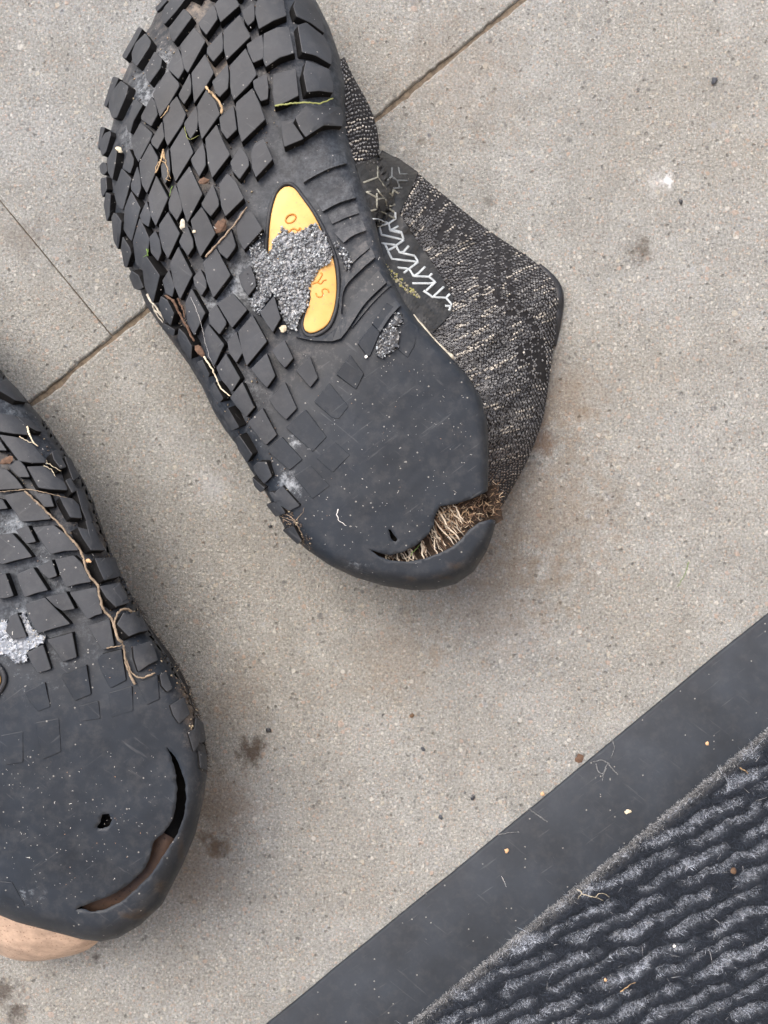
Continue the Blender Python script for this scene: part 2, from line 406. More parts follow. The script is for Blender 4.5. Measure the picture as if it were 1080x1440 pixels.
# ------------------------------------------------------------------ doormat
MAT_E0, MAT_E1 = at(380, 1440, 0.003), at(1080, 865, 0.003)
mu = (MAT_E1 - MAT_E0).normalized(); mv = Vector((mu.y, -mu.x, 0))
mo = (MAT_E0 + MAT_E1) / 2; mo.z = 0
mat_t = thing('doormat', 'dark grey doormat with flat rubber border and ribbed fluffy pile', 'doormat', mo)
ML, MD, BW = 0.36, 0.42, 0.0445
def mp(u, v, z): return mo + mu * u + mv * v + Vector((0, 0, z))
V, F = [], []
def ring(u0, u1, v0, v1, z, n=48):
    ids = []
    for (a, b) in (((u0, v0), (u1, v0)), ((u1, v0), (u1, v1)), ((u1, v1), (u0, v1)), ((u0, v1), (u0, v0))):
        for k in range(n):
            f = k / n; u = a[0] + (b[0] - a[0]) * f; v = a[1] + (b[1] - a[1]) * f
            wob = nz(u * 22, v * 22, 3.3) * 0.0011 + nz(u * 120, v * 120, 1.1) * 0.0003
            ids.append(len(V)); V.append(mp(u + wob, v + wob, z))
    return ids
rs = [ring(-ML, ML, 0, MD, 0.0003), ring(-ML + .0002, ML - .0002, .0002, MD - .0002, 0.0013), ring(-ML + .0012, ML - .0012, .0012, MD - .0012, 0.0019),
      ring(-ML + BW - .004, ML - BW + .004, BW - .004, MD - BW + .004, 0.0027), ring(-ML + BW + .004, ML - BW - .004, BW + .004, MD - BW - .004, 0.0030)]
for a, b in zip(rs[:-1], rs[1:]):
    n = len(a)
    for i in range(n): F.append((a[i], a[(i + 1) % n], b[(i + 1) % n], b[i]))
F.append(tuple(rs[-1])); F.append(tuple(rs[0][::-1]))
mesh_obj('rubber_border', V, F, M['mat_rubber'], mat_t, smooth=True)
# pile: ribs of tall dark fibre with rows of short pale fibre between them
RA = math.radians(26.0); rx, ry = math.cos(RA), math.sin(RA)
def pile_pattern(X, Y):
    """1 = dark tall rib, 0 = pale low row; X, Y in metres on the paving"""
    x = X / KG; y = Y / KG
    wx = np.array([nz(a * .012, b * .012, 5.0) for a, b in zip(x, y)]); wy = np.array([nz(a * .03, b * .03, 9.0) for a, b in zip(x, y)])
    u = x * rx + y * ry + wx * 20; v = -x * ry + y * rx + wy * 10
    PV, PU = 24.5, 175.0
    vv = v / PV; row = np.floor(vv); fv = vv - row - 0.5
    uu = u / PU + row * 0.36; fu = uu - np.floor(uu)
    n3 = np.array([nz(a * .05, b * .05, 13.0) + 0.9 * nz(a * .16, b * .16, 21.0) for a, b in zip(x, y)]); d1 = np.abs(fv) / (0.25 + 0.11 * n3); d2 = np.abs(fu - 0.5) / (0.46 + 0.10 * wx)
    lite = (1 - sstep(0.65, 1.35, d1)) * (1 - sstep(0.85, 1.05, d2))
    return 1 - lite
PU0, PU1, PV0, PV1 = -ML + BW, ML - BW, BW, MD - BW
def pile_edge(u, v):
    return np.minimum(np.minimum(u - PU0, PU1 - u), np.minimum(v - PV0, PV1 - v))
gx, gy = np.meshgrid(np.linspace(PU0, PU1, 260), np.linspace(PV0, PV1, 170))
u, v = gx.ravel(), gy.ravel()
Xw = mo.x + mu.x * u + mv.x * v; Yw = mo.y + mu.y * u + mv.y * v
pat = pile_pattern(Xw, Yw); ed = sstep(0.0, 0.006, pile_edge(u, v))
Z = 0.0032 + (0.0005 + 0.0026 * pat) * ed
tint = np.ones((len(u), 4)); tint[:, :3] = np.where(pat[:, None] > 0.5, [[0.014, 0.017, 0.023]], [[0.06, 0.067, 0.08]]) * (0.3 + 0.7 * ed[:, None]) + (1 - ed[:, None]) * 0.07
nxg, nyg = 260, 170
idx = np.arange(nxg * nyg).reshape(nyg, nxg)
quads = np.stack([idx[:-1, :-1], idx[1:, :-1], idx[1:, 1:], idx[:-1, 1:]], -1).reshape(-1, 4)
tag(big_mesh('pile_backing', np.stack([Xw, Yw, Z], 1), quads, M['pile'], mat_t, tint, True), kind='stuff')
def fibres(n, u0, u1, v0, v1, width):
    u = RNG.uniform(u0, u1, n); v = RNG.uniform(v0, v1, n)
    X = mo.x + mu.x * u + mv.x * v; Y = mo.y + mu.y * u + mv.y * v
    p = pile_pattern(X, Y); e = sstep(-0.0008, 0.005, pile_edge(u, v)); dark = p + RNG.normal(0, 0.33, n) > 0.5
    edge_pale = (pile_edge(u, v) < 0.0020 + RNG.normal(0, 0.0006, n))
    hgt = np.where(dark, RNG.uniform(0.0034, 0.0058, n), RNG.uniform(0.0016, 0.0034, n)) * (0.4 + 0.6 * e)
    lean = RNG.normal(0, 0.0016, (n, 2)) * (0.2 + 0.8 * e)[:, None] + np.where(dark, 0.0, 0.0004)[:, None] * np.array([rx, ry])
    lean2 = lean * 2.1 + RNG.normal(0, 0.0010, (n, 2)) * (0.2 + 0.8 * e)[:, None]
    a = RNG.uniform(0, math.pi, n); side = np.stack([np.cos(a), np.sin(a)], 1) * width * 0.5
    B = np.stack([X, Y, np.full(n, 0.0029)], 1)
    Vt = np.zeros((n, 5, 3))
    Vt[:, 0] = B; Vt[:, 0, :2] -= side; Vt[:, 1] = B; Vt[:, 1, :2] += side
    Vt[:, 2] = B; Vt[:, 2, :2] += lean + side; Vt[:, 2, 2] += hgt * 0.65
    Vt[:, 3] = B; Vt[:, 3, :2] += lean - side; Vt[:, 3, 2] += hgt * 0.65
    Vt[:, 4] = B; Vt[:, 4, :2] += lean2; Vt[:, 4, 2] += hgt
    base = np.arange(n)[:, None] * 5
    T = np.concatenate([base + [[0, 1, 2]], base + [[0, 2, 3]], base + [[3, 2, 4]]])
    c = np.where(dark[:, None], [[0.027, 0.033, 0.044]], [[0.33, 0.365, 0.42]]) * RNG.uniform(0.3, 1.9, (n, 1))
    c = np.where(edge_pale[:, None], np.array([[0.30, 0.31, 0.32]]) * RNG.uniform(0.5, 1.4, (n, 1)), c)
    spark = RNG.random(n) < 0.006; c[spark] = [0.40, 0.41, 0.42]
    t = np.ones((n, 5, 4)); t[:, :, :3] = c[:, None, :]; t[:, 0:2, :3] *= 0.8
    return Vt.reshape(-1, 3), T, t.reshape(-1, 4)
allV, allT, allC = [], [], []; o0 = 0
# dense where the mat is near, thinner towards its far end
for n, (a0, a1, b0, b1), wd in ((230000, (-0.14, 0.19, PV0 - 0.001, 0.22), 0.00021), (30000, (PU0, -0.14, PV0, PV1), 0.0005), (24000, (0.19, PU1, PV0, PV1), 0.0005), (28000, (-0.14, 0.19, 0.22, PV1), 0.0005)):
    a, b, c = fibres(n, a0, a1, b0, b1, wd); allV.append(a); allT.append(b + o0); allC.append(c); o0 += len(a)
for P in ([(861, 1040), (864, 1052), (859, 1066)], [(834, 1071), (846, 1069), (857, 1074)], [(855, 1072), (850, 1084), (847, 1098)], [(856, 1075), (862, 1082), (869, 1089)], [(838, 1074), (841, 1084), (848, 1088), (853, 1080)],
          [(744, 1137), (756, 1146), (770, 1156)], [(700, 1174), (715, 1171), (730, 1170)]):
    q = catmull(P, 12); v_, f_ = tube([at(x + nz(x, y, 1) * 1.2, y + nz(x, y, 4) * 1.2, 0.00262) for x, y in q], [0.00012 + 0.0003 * random.random() for _ in q], 5, 0.15)
    mesh_obj('chalk_scuff', v_, f_, M['chalk'], mat_t)
tag(big_mesh('pile_fibres', np.concatenate(allV), np.concatenate(allT), M['pile'], mat_t, np.concatenate(allC)), kind='stuff')

# ------------------------------------------------------------------ unseen wall added beyond the mat to shade and warm the light
M['bounce_wall'] = mat_plain('cream_bounce_render', (0.42, 0.36, 0.29), 0.9, 0.2, 60, 0.0008)
V = [mp(a, b, z) for z in (-0.02, 2.8) for a, b in ((-2.5, MD + 0.05), (2.5, MD + 0.05), (2.5, MD + 0.35), (-2.5, MD + 0.35))]
hw = mesh_obj('unseen_bounce_wall', V, [(0, 1, 5, 4), (1, 2, 6, 5), (2, 3, 7, 6), (3, 0, 4, 7), (4, 5, 6, 7)], M['bounce_wall'])
tag(hw, 'unseen cream wall added behind the doormat to shade and warm the light', kind='structure')

# ------------------------------------------------------------------ sole surfaces
class Sole:
    """outer surface of a sole: photo outline, height of its crown and how its rim rolls over"""
    def __init__(s, outline, crown, wear, depth):
        # outline rows: px, py, roll width in px, roll drop in m, is rim (1) or torn edge (0)
        s.ol = np.array(outline, dtype=float); s.crown = crown; s.wear = wear; s.depth = depth
        P = s.ol; Q = np.roll(P, -1, 0); keep = (P[:, 4] > 0.5) & (Q[:, 4] > 0.5)
        s.A, s.B = P[keep], Q[keep]
        s.full = P[P[:, 4] > 0.5][:, :2]
        s.x0, s.y0 = P[:, 0].min() - 30, P[:, 1].min() - 30
        nx, ny = int((P[:, 0].max() + 30 - s.x0) / 2) + 1, int((P[:, 1].max() + 30 - s.y0) / 2) + 1
        gx, gy = np.meshgrid(s.x0 + 2 * np.arange(nx), s.y0 + 2 * np.arange(ny))
        s.tab = s.top(gx.ravel(), gy.ravel()).reshape(ny, nx)
    def top(s, X, Y):
        X = np.atleast_1d(np.asarray(X, float)); Y = np.atleast_1d(np.asarray(Y, float))
        best = np.full(X.shape, 1e9); W = np.zeros(X.shape); D = np.zeros(X.shape)
        for a, b in zip(s.A, s.B):
            dx, dy = b[0] - a[0], b[1] - a[1]; L2 = dx * dx + dy * dy + 1e-9
            t = np.clip(((X - a[0]) * dx + (Y - a[1]) * dy) / L2, 0, 1)
            dd = np.hypot(X - a[0] - t * dx, Y - a[1] - t * dy)
            m = dd < best
            best = np.where(m, dd, best); W = np.where(m, a[2] + (b[2] - a[2]) * t, W); D = np.where(m, a[3] + (b[3] - a[3]) * t, D)
        ins = inside(s.full, X, Y)
        sd = np.where(ins, best, -best)
        t = np.clip(1 - sd / W, 0, 1)
        drop = D * (1 - np.sqrt(np.clip(1 - t * t * 0.985, 0, 1)))
        drop = drop + np.where(sd < 0, -sd * KG * 1.4, 0)
        return s.crown(X, Y) - drop
    def h(s, X, Y): return s.depth * s.wear(np.asarray(X, float), np.asarray(Y, float))
    def z(s, px, py):
        fx = min(max((px - s.x0) / 2, 0), s.tab.shape[1] - 1.001); fy = min(max((py - s.y0) / 2, 0), s.tab.shape[0] - 1.001)
        i, j = int(fx), int(fy); a, b = fx - i, fy - j; t = s.tab
        return float((t[j, i] * (1 - a) + t[j, i + 1] * a) * (1 - b) + (t[j + 1, i] * (1 - a) + t[j + 1, i + 1] * a) * b)
    def p(s, px, py, lift=0.0):
        return at(px, py, s.z(px, py) + lift)
    def base(s, px, py, lift=0.0):
        return at(px, py, s.z(px, py) - float(np.atleast_1d(s.h(px, py))[0]) + lift)
    def normal(s, px, py):
        a = s.p(px - 3, py); b = s.p(px + 3, py); c = s.p(px, py - 3); e = s.p(px, py + 3)
        n = (b - a).cross(c - e)
        if n.length < 1e-12: return Vector((0, 0, 1))
        n.normalize()
        return n if n.z > 0 else -n

def build_sole(S, holes, mat, parent, tint_fn, thick=0.0035):
    ol = resample_closed(S.ol[:, :5], 6.0)
    pts = [tuple(p[:2]) for p in ol]; n0 = len(pts)
    edges = [(i, (i + 1) % n0) for i in range(n0)]
    hl = []
    for hpoly in holes:
        hp = resample_closed(hpoly, 4.0); hp = hp + np.array([(nz(a * .35, b * .35, 3) * 1.6, nz(a * .35, b * .35, 8) * 1.6) for a, b in hp[:, :2]]); k0 = len(pts)
        pts += [tuple(p[:2]) for p in hp]; edges += [(k0 + i, k0 + (i + 1) % len(hp)) for i in range(len(hp))]; hl.append((k0, len(hp), hp))
    gx, gy = np.meshgrid(np.arange(S.ol[:, 0].min(), S.ol[:, 0].max(), 5.0), np.arange(S.ol[:, 1].min(), S.ol[:, 1].max(), 5.0))
    gx = gx.ravel() + RNG.uniform(-1, 1, gx.size); gy = gy.ravel() + RNG.uniform(-1, 1, gy.size)
    m = inside(ol[:, :2], gx, gy)
    bp = np.array(pts)
    for i in np.where(m)[0]:
        if np.min((bp[:, 0] - gx[i]) ** 2 + (bp[:, 1] - gy[i]) ** 2) < 7: m[i] = False
    pts += list(zip(gx[m].tolist(), gy[m].tolist()))
    vo, eo, fo, ov, oe, of = delaunay_2d_cdt([Vector(p) for p in pts], edges, [], 0, 1e-4)
    vo = np.array([(a.x, a.y) for a in vo]); fo = np.array([f for f in fo if len(f) == 3])
    c = vo[fo].mean(1); ok = inside(ol[:, :2], c[:, 0], c[:, 1])
    for _, _, hp in hl: ok &= ~inside(hp[:, :2], c[:, 0], c[:, 1])
    fo = fo[ok]
    zt = S.top(vo[:, 0], vo[:, 1]); zb = zt - S.h(vo[:, 0], vo[:, 1])
    # gentle unevenness of worn rubber
    zb = zb + np.array([nz(a * .02, b * .02, 2.0) * 0.0003 + nz(a * .09, b * .09, 4.0) * 0.00012 for a, b in vo])
    P = at_np(vo, zb)
    Vs = P.tolist(); Fs = [tuple(f) for f in fo]
    # orient faces upwards
    for i, f in enumerate(Fs):
        a, b, c3 = (np.array(Vs[j]) for j in f)
        if np.cross(b - a, c3 - a)[2] < 0: Fs[i] = f[::-1]
    # boundary walls
    cnt = {}
    for f in Fs:
        for a, b in ((f[0], f[1]), (f[1], f[2]), (f[2], f[0])):
            cnt[(a, b)] = 1
    bnd = [(a, b) for (a, b) in cnt if (b, a) not in cnt]
    cen = S.full.mean(0); rimP = resample_closed(S.full, 3.0)
    low = {}
    for a, b in bnd:
        for k in (a, b):
            if k not in low:
                low[k] = len(Vs)
                q = vo[k]; dv = cen - q; dv = dv / (np.linalg.norm(dv) + 1e-9)
                far = np.min(np.hypot(rimP[:, 0] - q[0], rimP[:, 1] - q[1])) > 5
                Vs.append(list(at(q[0] + dv[0] * (0.3 if far else 2), q[1] + dv[1] * (0.3 if far else 2), zb[k] - (0.0016 if far else thick))))
    for a, b in bnd: Fs.append((b, a, low[a], low[b]))
    allq = np.vstack([vo, np.array([vo[k] for k in low])])
    tint = tint_fn(allq[:, 0], allq[:, 1])
    return mesh_obj('outsole', Vs, Fs, mat, parent, smooth=True, tint=tint)

def round_poly(poly, r=1.1):
    out = []; n = len(poly)
    for i in range(n):
        p = np.array(poly[i], float); a = np.array(poly[i - 1], float); b = np.array(poly[(i + 1) % n], float)
        la, lb = np.linalg.norm(a - p), np.linalg.norm(b - p)
        ra, rb = min(r, la * 0.3), min(r, lb * 0.3)
        out.append(p + (a - p) / (la + 1e-9) * ra); out.append(p + (b - p) / (lb + 1e-9) * rb)
    return np.array(out)
def lug(S, poly, parent, mat, hmin=0.00025, hfac=1.0, name='tread_lug', lift=0.0, extra=0.0):
    P = np.array(poly, float); c = P.mean(0)
    P = round_poly(P + (P - c) / np.linalg.norm(P - c, axis=1)[:, None] * 0.8)
    area = 0.5 * np.sum(P[:, 0] * np.roll(P[:, 1], -1) - np.roll(P[:, 0], -1) * P[:, 1])
    if area < 0: P = P[::-1]
    c = P.mean(0)
    hh = max(float(np.atleast_1d(S.h(c[0], c[1]))[0]) * hfac, hmin)
    if hh < 0.0009: lift += 0.00028
    nrm = S.normal(c[0], c[1])
    n = len(P); V, F = [], []
    j = random.uniform(-0.00005, 0.00005) * min(1, hh / 0.002)
    ch = min(0.0002, hh * 0.4)
    zt = S.top(P[:, 0], P[:, 1]) + j
    top = [at(q[0], q[1], z) + nrm * lift for q, z in zip(P, zt)]
    C = sum(top, Vector()) / n
    ins = []
    for q in top:
        dv = C - q; l = dv.length; dv -= nrm * dv.dot(nrm)
        ins.append(q + dv * min(0.3, 0.00025 / max(l, 1e-6)))
    for q in ins: V.append(q)
    for q in top: V.append(q - nrm * ch)
    for q in top:
        dv = q - C; dv -= nrm * dv.dot(nrm); dv.normalize()
        V.append(q - nrm * (hh + 0.0012 + extra) + dv * (hh * 0.03))
    for q in P:
        r = c + (q - c) * 0.5; V.append(at(r[0], r[1], S.z(r[0], r[1]) + j) + nrm * lift)
    V.append(at(c[0], c[1], S.z(c[0], c[1]) + j) + nrm * lift); k = 4 * n
    for i in range(n):
        i2 = (i + 1) % n
        F += [(3 * n + i2, 3 * n + i, k), (i2, i, 3 * n + i, 3 * n + i2), (i, i2, n + i2, n + i)]
    for i in range(n):
        i2 = (i + 1) % n; F.append((n + i, n + i2, 2 * n + i2, 2 * n + i))
    faint = hh < 0.0016
    o = mesh_obj(name, V, F, M['sole'] if faint else mat, parent, tint=np.zeros((len(V), 4)) if faint else None)
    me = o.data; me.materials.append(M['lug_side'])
    me.polygons.foreach_set('use_smooth', [fi < 3 * n and fi % 3 < 2 for fi in range(len(F))])
    sh = me.attributes.get('sharp_edge') or me.attributes.new('sharp_edge', 'BOOLEAN', 'EDGE')
    ev = np.zeros(len(me.edges) * 2, dtype=np.int32); me.edges.foreach_get('vertices', ev); ev = ev.reshape(-1, 2)
    sh.data.foreach_set('value', (ev < n).all(1))
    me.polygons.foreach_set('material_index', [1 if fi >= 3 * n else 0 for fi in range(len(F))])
    return o
def zoomed(ox, oy, s, polys):
    return [[(ox + x / s, oy + y / s) for x, y in p] for p in polys]

# ------------------------------------------------------------------ shoe with the knit upper (upper one in the photo)
def crown1(X, Y):
    s = np.interp(Y, [-90, 0, 120, 300, 480, 700, 840], [0.060, 0.069, 0.075, 0.078, 0.0755, 0.0735, 0.070])
    c = np.interp(Y, [-90, 200, 450, 830], [330, 330, 400, 560])
    return s - ((X - c) / 300.0) ** 2 * 0.006
def wear1(X, Y): return 1 - sstep(585, 742, X * 0.809 + Y * 0.588)
E = 1
OUT1 = [  # px, py, roll width, roll drop, rim
    (232, -12, 70, .024, 1), (219, 20, 75, .024, 1), (212, 36, 75, .025, 1), (196, 60, 78, .026, 1), (181, 92, 80, .026, 1), (172, 112, 80, .026, 1), (165, 140, 80, .026, 1),
    (158, 176, 80, .026, 1), (152, 202, 80, .026, 1), (149, 235, 80, .026, 1), (150, 268, 80, .026, 1), (157, 308, 80, .026, 1), (167, 345, 78, .025, 1), (180, 375, 74, .024, 1),
    (192, 396, 70, .022, 1), (206, 430, 66, .021, 1), (224, 456, 62, .020, 1), (246, 486, 58, .019, 1), (265, 512, 54, .018, 1), (284, 543, 50, .017, 1), (300, 578, 46, .016, 1),
    (316, 604, 44, .015, 1), (333, 626, 42, .015, 1), (352, 660, 40, .014, 1), (372, 690, 36, .013, 1), (386, 714, 32, .012, 1), (402, 746, 28, .012, 1), (430, 772, 26, .012, 1),
    (465, 796, 20, .014, 1), (500, 812, 20, .016, 1), (540, 824, 21, .018, 1), (580, 830, 22, .019, 1), (612, 829, 24, .020, 1), (641, 821, 25, .020, 1), (666, 804, 23, .018, 1),
    (684, 776, 20, .012, 1), (693, 752, 13, .008, 1), (697, 733, 9, .004, 1),
    (688, 731, 9, .004, 0), (674, 735, 9, .004, 0), (660, 745, 9, .004, 0), (648, 759, 9, .004, 0), (636, 769, 9, .004, 0), (618, 778, 9, .004, 0), (596, 786, 9, .004, 0), (572, 790, 9, .004, 0),
    (548, 788, 9, .004, 0), (532, 782, 9, .004, 0), (519, 772, 9, .004, 0), (532, 777, 9, .004, 0), (548, 781, 9, .004, 0), (566, 777, 9, .004, 0), (585, 767, 9, .004, 0), (602, 752, 9, .004, 0),
    (610, 740, 9, .004, 0), (611, 727, 9, .004, 0), (619, 712, 9, .004, 0), (640, 709, 9, .004, 0), (662, 702, 9, .004, 0), (680, 694, 9, .003, 0),
    (686, 690, 10, .004, 1), (687, 660, 12, .005, 1), (687, 625, 14, .006, 1), (685, 592, 15, .006, 1), (677, 560, 15, .006, 1), (659, 530, 14, .005, 1), (632, 500, 13, .005, 1), (610, 477, 13, .005, 1),
    (588, 452, 13, .005, 1), (570, 427, 13, .005, 1), (554, 398, 14, .005, 1), (542, 370, 15, .006, 1), (534, 340, 16, .007, 1), (528, 313, 17, .008, 1), (521, 286, 19, .009, 1),
    (512, 260, 22, .010, 1), (503, 234, 28, .012, 1), (494, 206, 38, .014, 1), (488, 182, 48, .016, 1), (486, 150, 60, .018, 1), (485, 115, 68, .020, 1), (477, 78, 70, .021, 1),
    (463, 38, 70, .022, 1), (444, 0, 68, .022, 1), (424, -32, 66, .022, 1), (390, -62, 66, .022, 1), (342, -82, 66, .022, 1), (292, -76, 66, .023, 1), (256, -50, 68, .024, 1)]
S1 = Sole(OUT1, crown1, wear1, 0.0046)
shoe1 = thing('shoe', 'worn shoe lying sole up with grey heathered knit upper flopped out and torn heel edge', 'shoe', at(440, 400, 0), 'worn pair of shoes')

def blob(X, Y, cx, cy, rx_, ry_=None):
    ry_ = ry_ or rx_
    return np.exp(-(((X - cx) / rx_) ** 2 + ((Y - cy) / ry_) ** 2))
def tint1(X, Y):
    """dirt that has settled on the rubber: brown dust in the toe grooves, chalky scrapes, blue-grey worn places"""
    t = np.zeros((len(X), 4)); t[:, :3] = (0.16, 0.13, 0.105)
    brown = 0.95 * sstep(120, -140, (X - 170) * 0.9 + (Y - 60) * 0.75) + 0.8 * blob(X, Y, 275, 10, 40) + .75 * blob(X, Y, 330, 95, 70, 40) + 0.6 * blob(X, Y, 285, 130, 60) + .35 * blob(X, Y, 430, 510, 90, 60) + 0.5 * blob(X, Y, 220, 300, 60, 150)
    brown += 0.9 * blob(X, Y, 315, 315, 22) + 0.75 * blob(X, Y, 285, 255, 22) + 0.8 * blob(X, Y, 250, 450, 26, 50) + 0.8 * blob(X, Y, 408, 760, 20) + 0.35 * blob(X, Y, 520, 395, 50, 90)
    chalk = 0 * X
    for cx, cy, r1, r2, a in ((205, 130, 16, 28, .9), (232, 88, 10, 18, .9), (340, 395, 20, 22, .9), (336, 412, 16, 16, .9), (352, 345, 14, 20, .8), (297, 425, 18, 14, .9), (262, 335, 12, 14, .4), (410, 625, 16, 14, .6), (402, 672, 14, 20, .9),
                              (424, 618, 20, 10, .5), (415, 690, 14, 16, .7), (361, 108, 10, 10, .6), (326, 470, 16, 16, .6), (352, 500, 20, 14, .4), (352, 30, 14, 14, .3), (500, 795, 26, 8, .6), (180, 195, 8, 12, .8), (350, 560, 14, 30, .35)):
        chalk = chalk + a * blob(X, Y, cx, cy, r1, r2)
    brown = np.clip(brown, 0, 1); chalk = np.clip(chalk, 0, 1)
    dust = 0.62 * wear1(X, Y)
    t[:, :3] = np.array([[0.055, 0.062, 0.073]])
    t[:, :3] += (np.array([[0.15, 0.122, 0.098]]) - t[:, :3]) * brown[:, None]
    t[:, :3] += (np.array([[0.34, 0.37, 0.40]]) - t[:, :3]) * chalk[:, None]
    al = np.clip(np.maximum(np.maximum(brown * 0.95, chalk * 0.8), dust), 0, 1)
    scuff = np.clip(blob(X, Y, 576, 815, 12, 7) + blob(X, Y, 640, 795, 14, 9) + blob(X, Y, 625, 812, 26, 6) + blob(X, Y, 480, 802, 30, 5) + .8 * blob(X, Y, 672, 792, 12, 14), 0, 1)
    t[:, :3] += (np.array([[0.030, 0.021, 0.015]]) - t[:, :3]) * scuff[:, None]
    t[:, 3] = np.maximum(al, scuff)
    return t
HOLE1 = [[(546, 744), (549, 745), (557, 756), (559, 760), (553, 762), (549, 754)]]
sole1 = build_sole(S1, HOLE1, M['sole'], shoe1, tint1)

LUGS1 = []
LUGS1 += zoomed(130, 0, 6.75, [
    [(597, 72), (668, 0), (708, 0), (650, 62), (612, 108)],
    [(655, 130), (690, 60), (745, 0), (800, -60), (930, -75), (868, 0), (780, 110), (685, 222), (665, 212)],
    [(725, 265), (865, 85), (905, 115), (938, 165), (850, 280), (770, 395), (740, 350)],
    [(300, 548), (455, 275), (488, 292), (430, 400), (335, 570)],
    [(395, 520), (430, 430), (520, 335), (570, 410), (555, 460), (440, 640), (400, 600)],
    [(500, 650), (590, 490), (655, 560), (640, 640), (540, 785), (510, 740)],
    [(720, 620), (810, 450), (850, 560), (865, 655), (815, 745), (725, 660)],
    [(835, 430), (965, 260), (1070, 390), (905, 685), (870, 640), (850, 540)]])
LUGS1 += zoomed(130, 100, 6.75, [
    [(128, 335), (215, 65), (268, 82), (155, 345)],
    [(185, 300), (215, 200), (290, 105), (360, 160), (330, 260), (250, 450), (210, 450), (180, 360)],
    [(320, 490), (400, 270), (472, 322), (385, 470), (358, 580), (330, 560)],
    [(70, 740), (100, 540), (138, 550), (98, 680), (82, 750)],
    [(100, 680), (140, 600), (190, 580), (192, 620), (150, 770), (115, 810), (95, 740)],
    [(465, 420), (560, 240), (600, 310), (612, 410), (555, 520), (465, 455)],
    [(575, 215), (690, 20), (720, 5), (815, 110), (820, 145), (735, 290), (640, 430), (610, 330)],
    [(820, 220), (922, 22), (937, 120), (930, 210), (870, 310), (830, 250)],
    [(670, 450), (745, 300), (800, 240), (885, 410), (850, 500), (715, 705), (690, 640), (680, 500)],
    [(365, 655), (455, 490), (565, 590), (545, 650), (435, 858), (400, 790)],
    [(560, 650), (660, 480), (680, 620), (615, 740), (562, 690)],
    [(875, 490), (985, 330), (1000, 460), (990, 550), (930, 640), (880, 540)]])
LUGS1 += zoomed(260, 100, 6.75, [
    [(65, 20), (190, -160), (272, 15), (180, 170), (88, 300), (75, 150)],
    [(262, 100), (405, -70), (415, 50), (405, 160), (330, 240), (290, 200)],
    [(432, 130), (430, -50), (575, -215), (640, -70), (680, 30), (600, 130), (465, 270), (440, 200)],
    [(118, 330), (205, 175), (290, 290), (330, 405), (160, 645), (130, 500)],
    [(330, 440), (460, 325), (480, 480), (490, 550), (400, 640), (345, 560)],
    [(490, 300), (640, 165), (700, 290), (760, 455), (640, 570), (540, 670), (510, 560), (485, 340)],
    [(650, 90), (775, 30), (790, 150), (785, 260), (720, 280), (660, 160)]])
LUGS1 += zoomed(360, 100, 6.75, [
    [(165, 30), (375, -20), (400, 230), (285, 290), (180, 335), (160, 200)],
    [(455, 20), (480, -100), (690, -20), (730, 120), (730, 200), (600, 180), (490, 195)],
    [(380, 440), (480, 330), (800, 340), (825, 420), (815, 520), (640, 510), (475, 620), (420, 540)],
    [(235, 480), (335, 470), (450, 640), (270, 715), (250, 600)]])
LUGS1 += zoomed(360, 0, 6.75, [
    [(380, 0), (420, -60), (500, -40), (570, 80), (630, 180), (650, 310), (520, 210), (390, 150), (360, 60)],
    [(400, 240), (480, 215), (650, 350), (720, 500), (715, 610), (570, 520), (445, 490)]])
LUGS1 += zoomed(240, 200, 6.75, [
    [(330, -30), (435, -165), (500, 0), (560, 115), (395, 335), (355, 200)],
    [(195, 160), (305, 5), (325, 100), (330, 215), (270, 325), (210, 210)],
    [(570, 190), (665, 40), (735, 150), (740, 220), (655, 345), (590, 270)],
    [(765, 100), (800, 10), (885, -30), (965, 160), (810, 330), (775, 240)],
    [(295, 580), (400, 400), (450, 540), (455, 600), (380, 700), (310, 620)],
    [(460, 400), (540, 295), (620, 380), (690, 530), (520, 700), (480, 600)]])
LUGS1 += zoomed(260, 0, 6.75, [
    [(130, 215), (270, 45), (300, 120), (305, 180), (205, 325), (150, 260)],
    [(285, 40), (370, -60), (480, -20), (515, 50), (340, 205), (318, 150)],
    [(215, 450), (350, 300), (360, 400), (355, 480), (270, 580), (210, 500)],
    [(370, 290), (520, 140), (560, 230), (620, 345), (395, 565), (370, 450)],
    [(545, 100), (655, 30), (660, 130), (655, 190), (600, 240), (560, 170)],
    [(680, 30), (720, -60), (930, -40), (940, 50), (960, 145), (840, 190), (705, 270), (670, 120)],
    [(750, 320), (880, 260), (985, 255), (1035, 500), (900, 540), (770, 630), (745, 560)],
    [(590, 420), (730, 330), (745, 440), (740, 550), (650, 590), (605, 490)]])
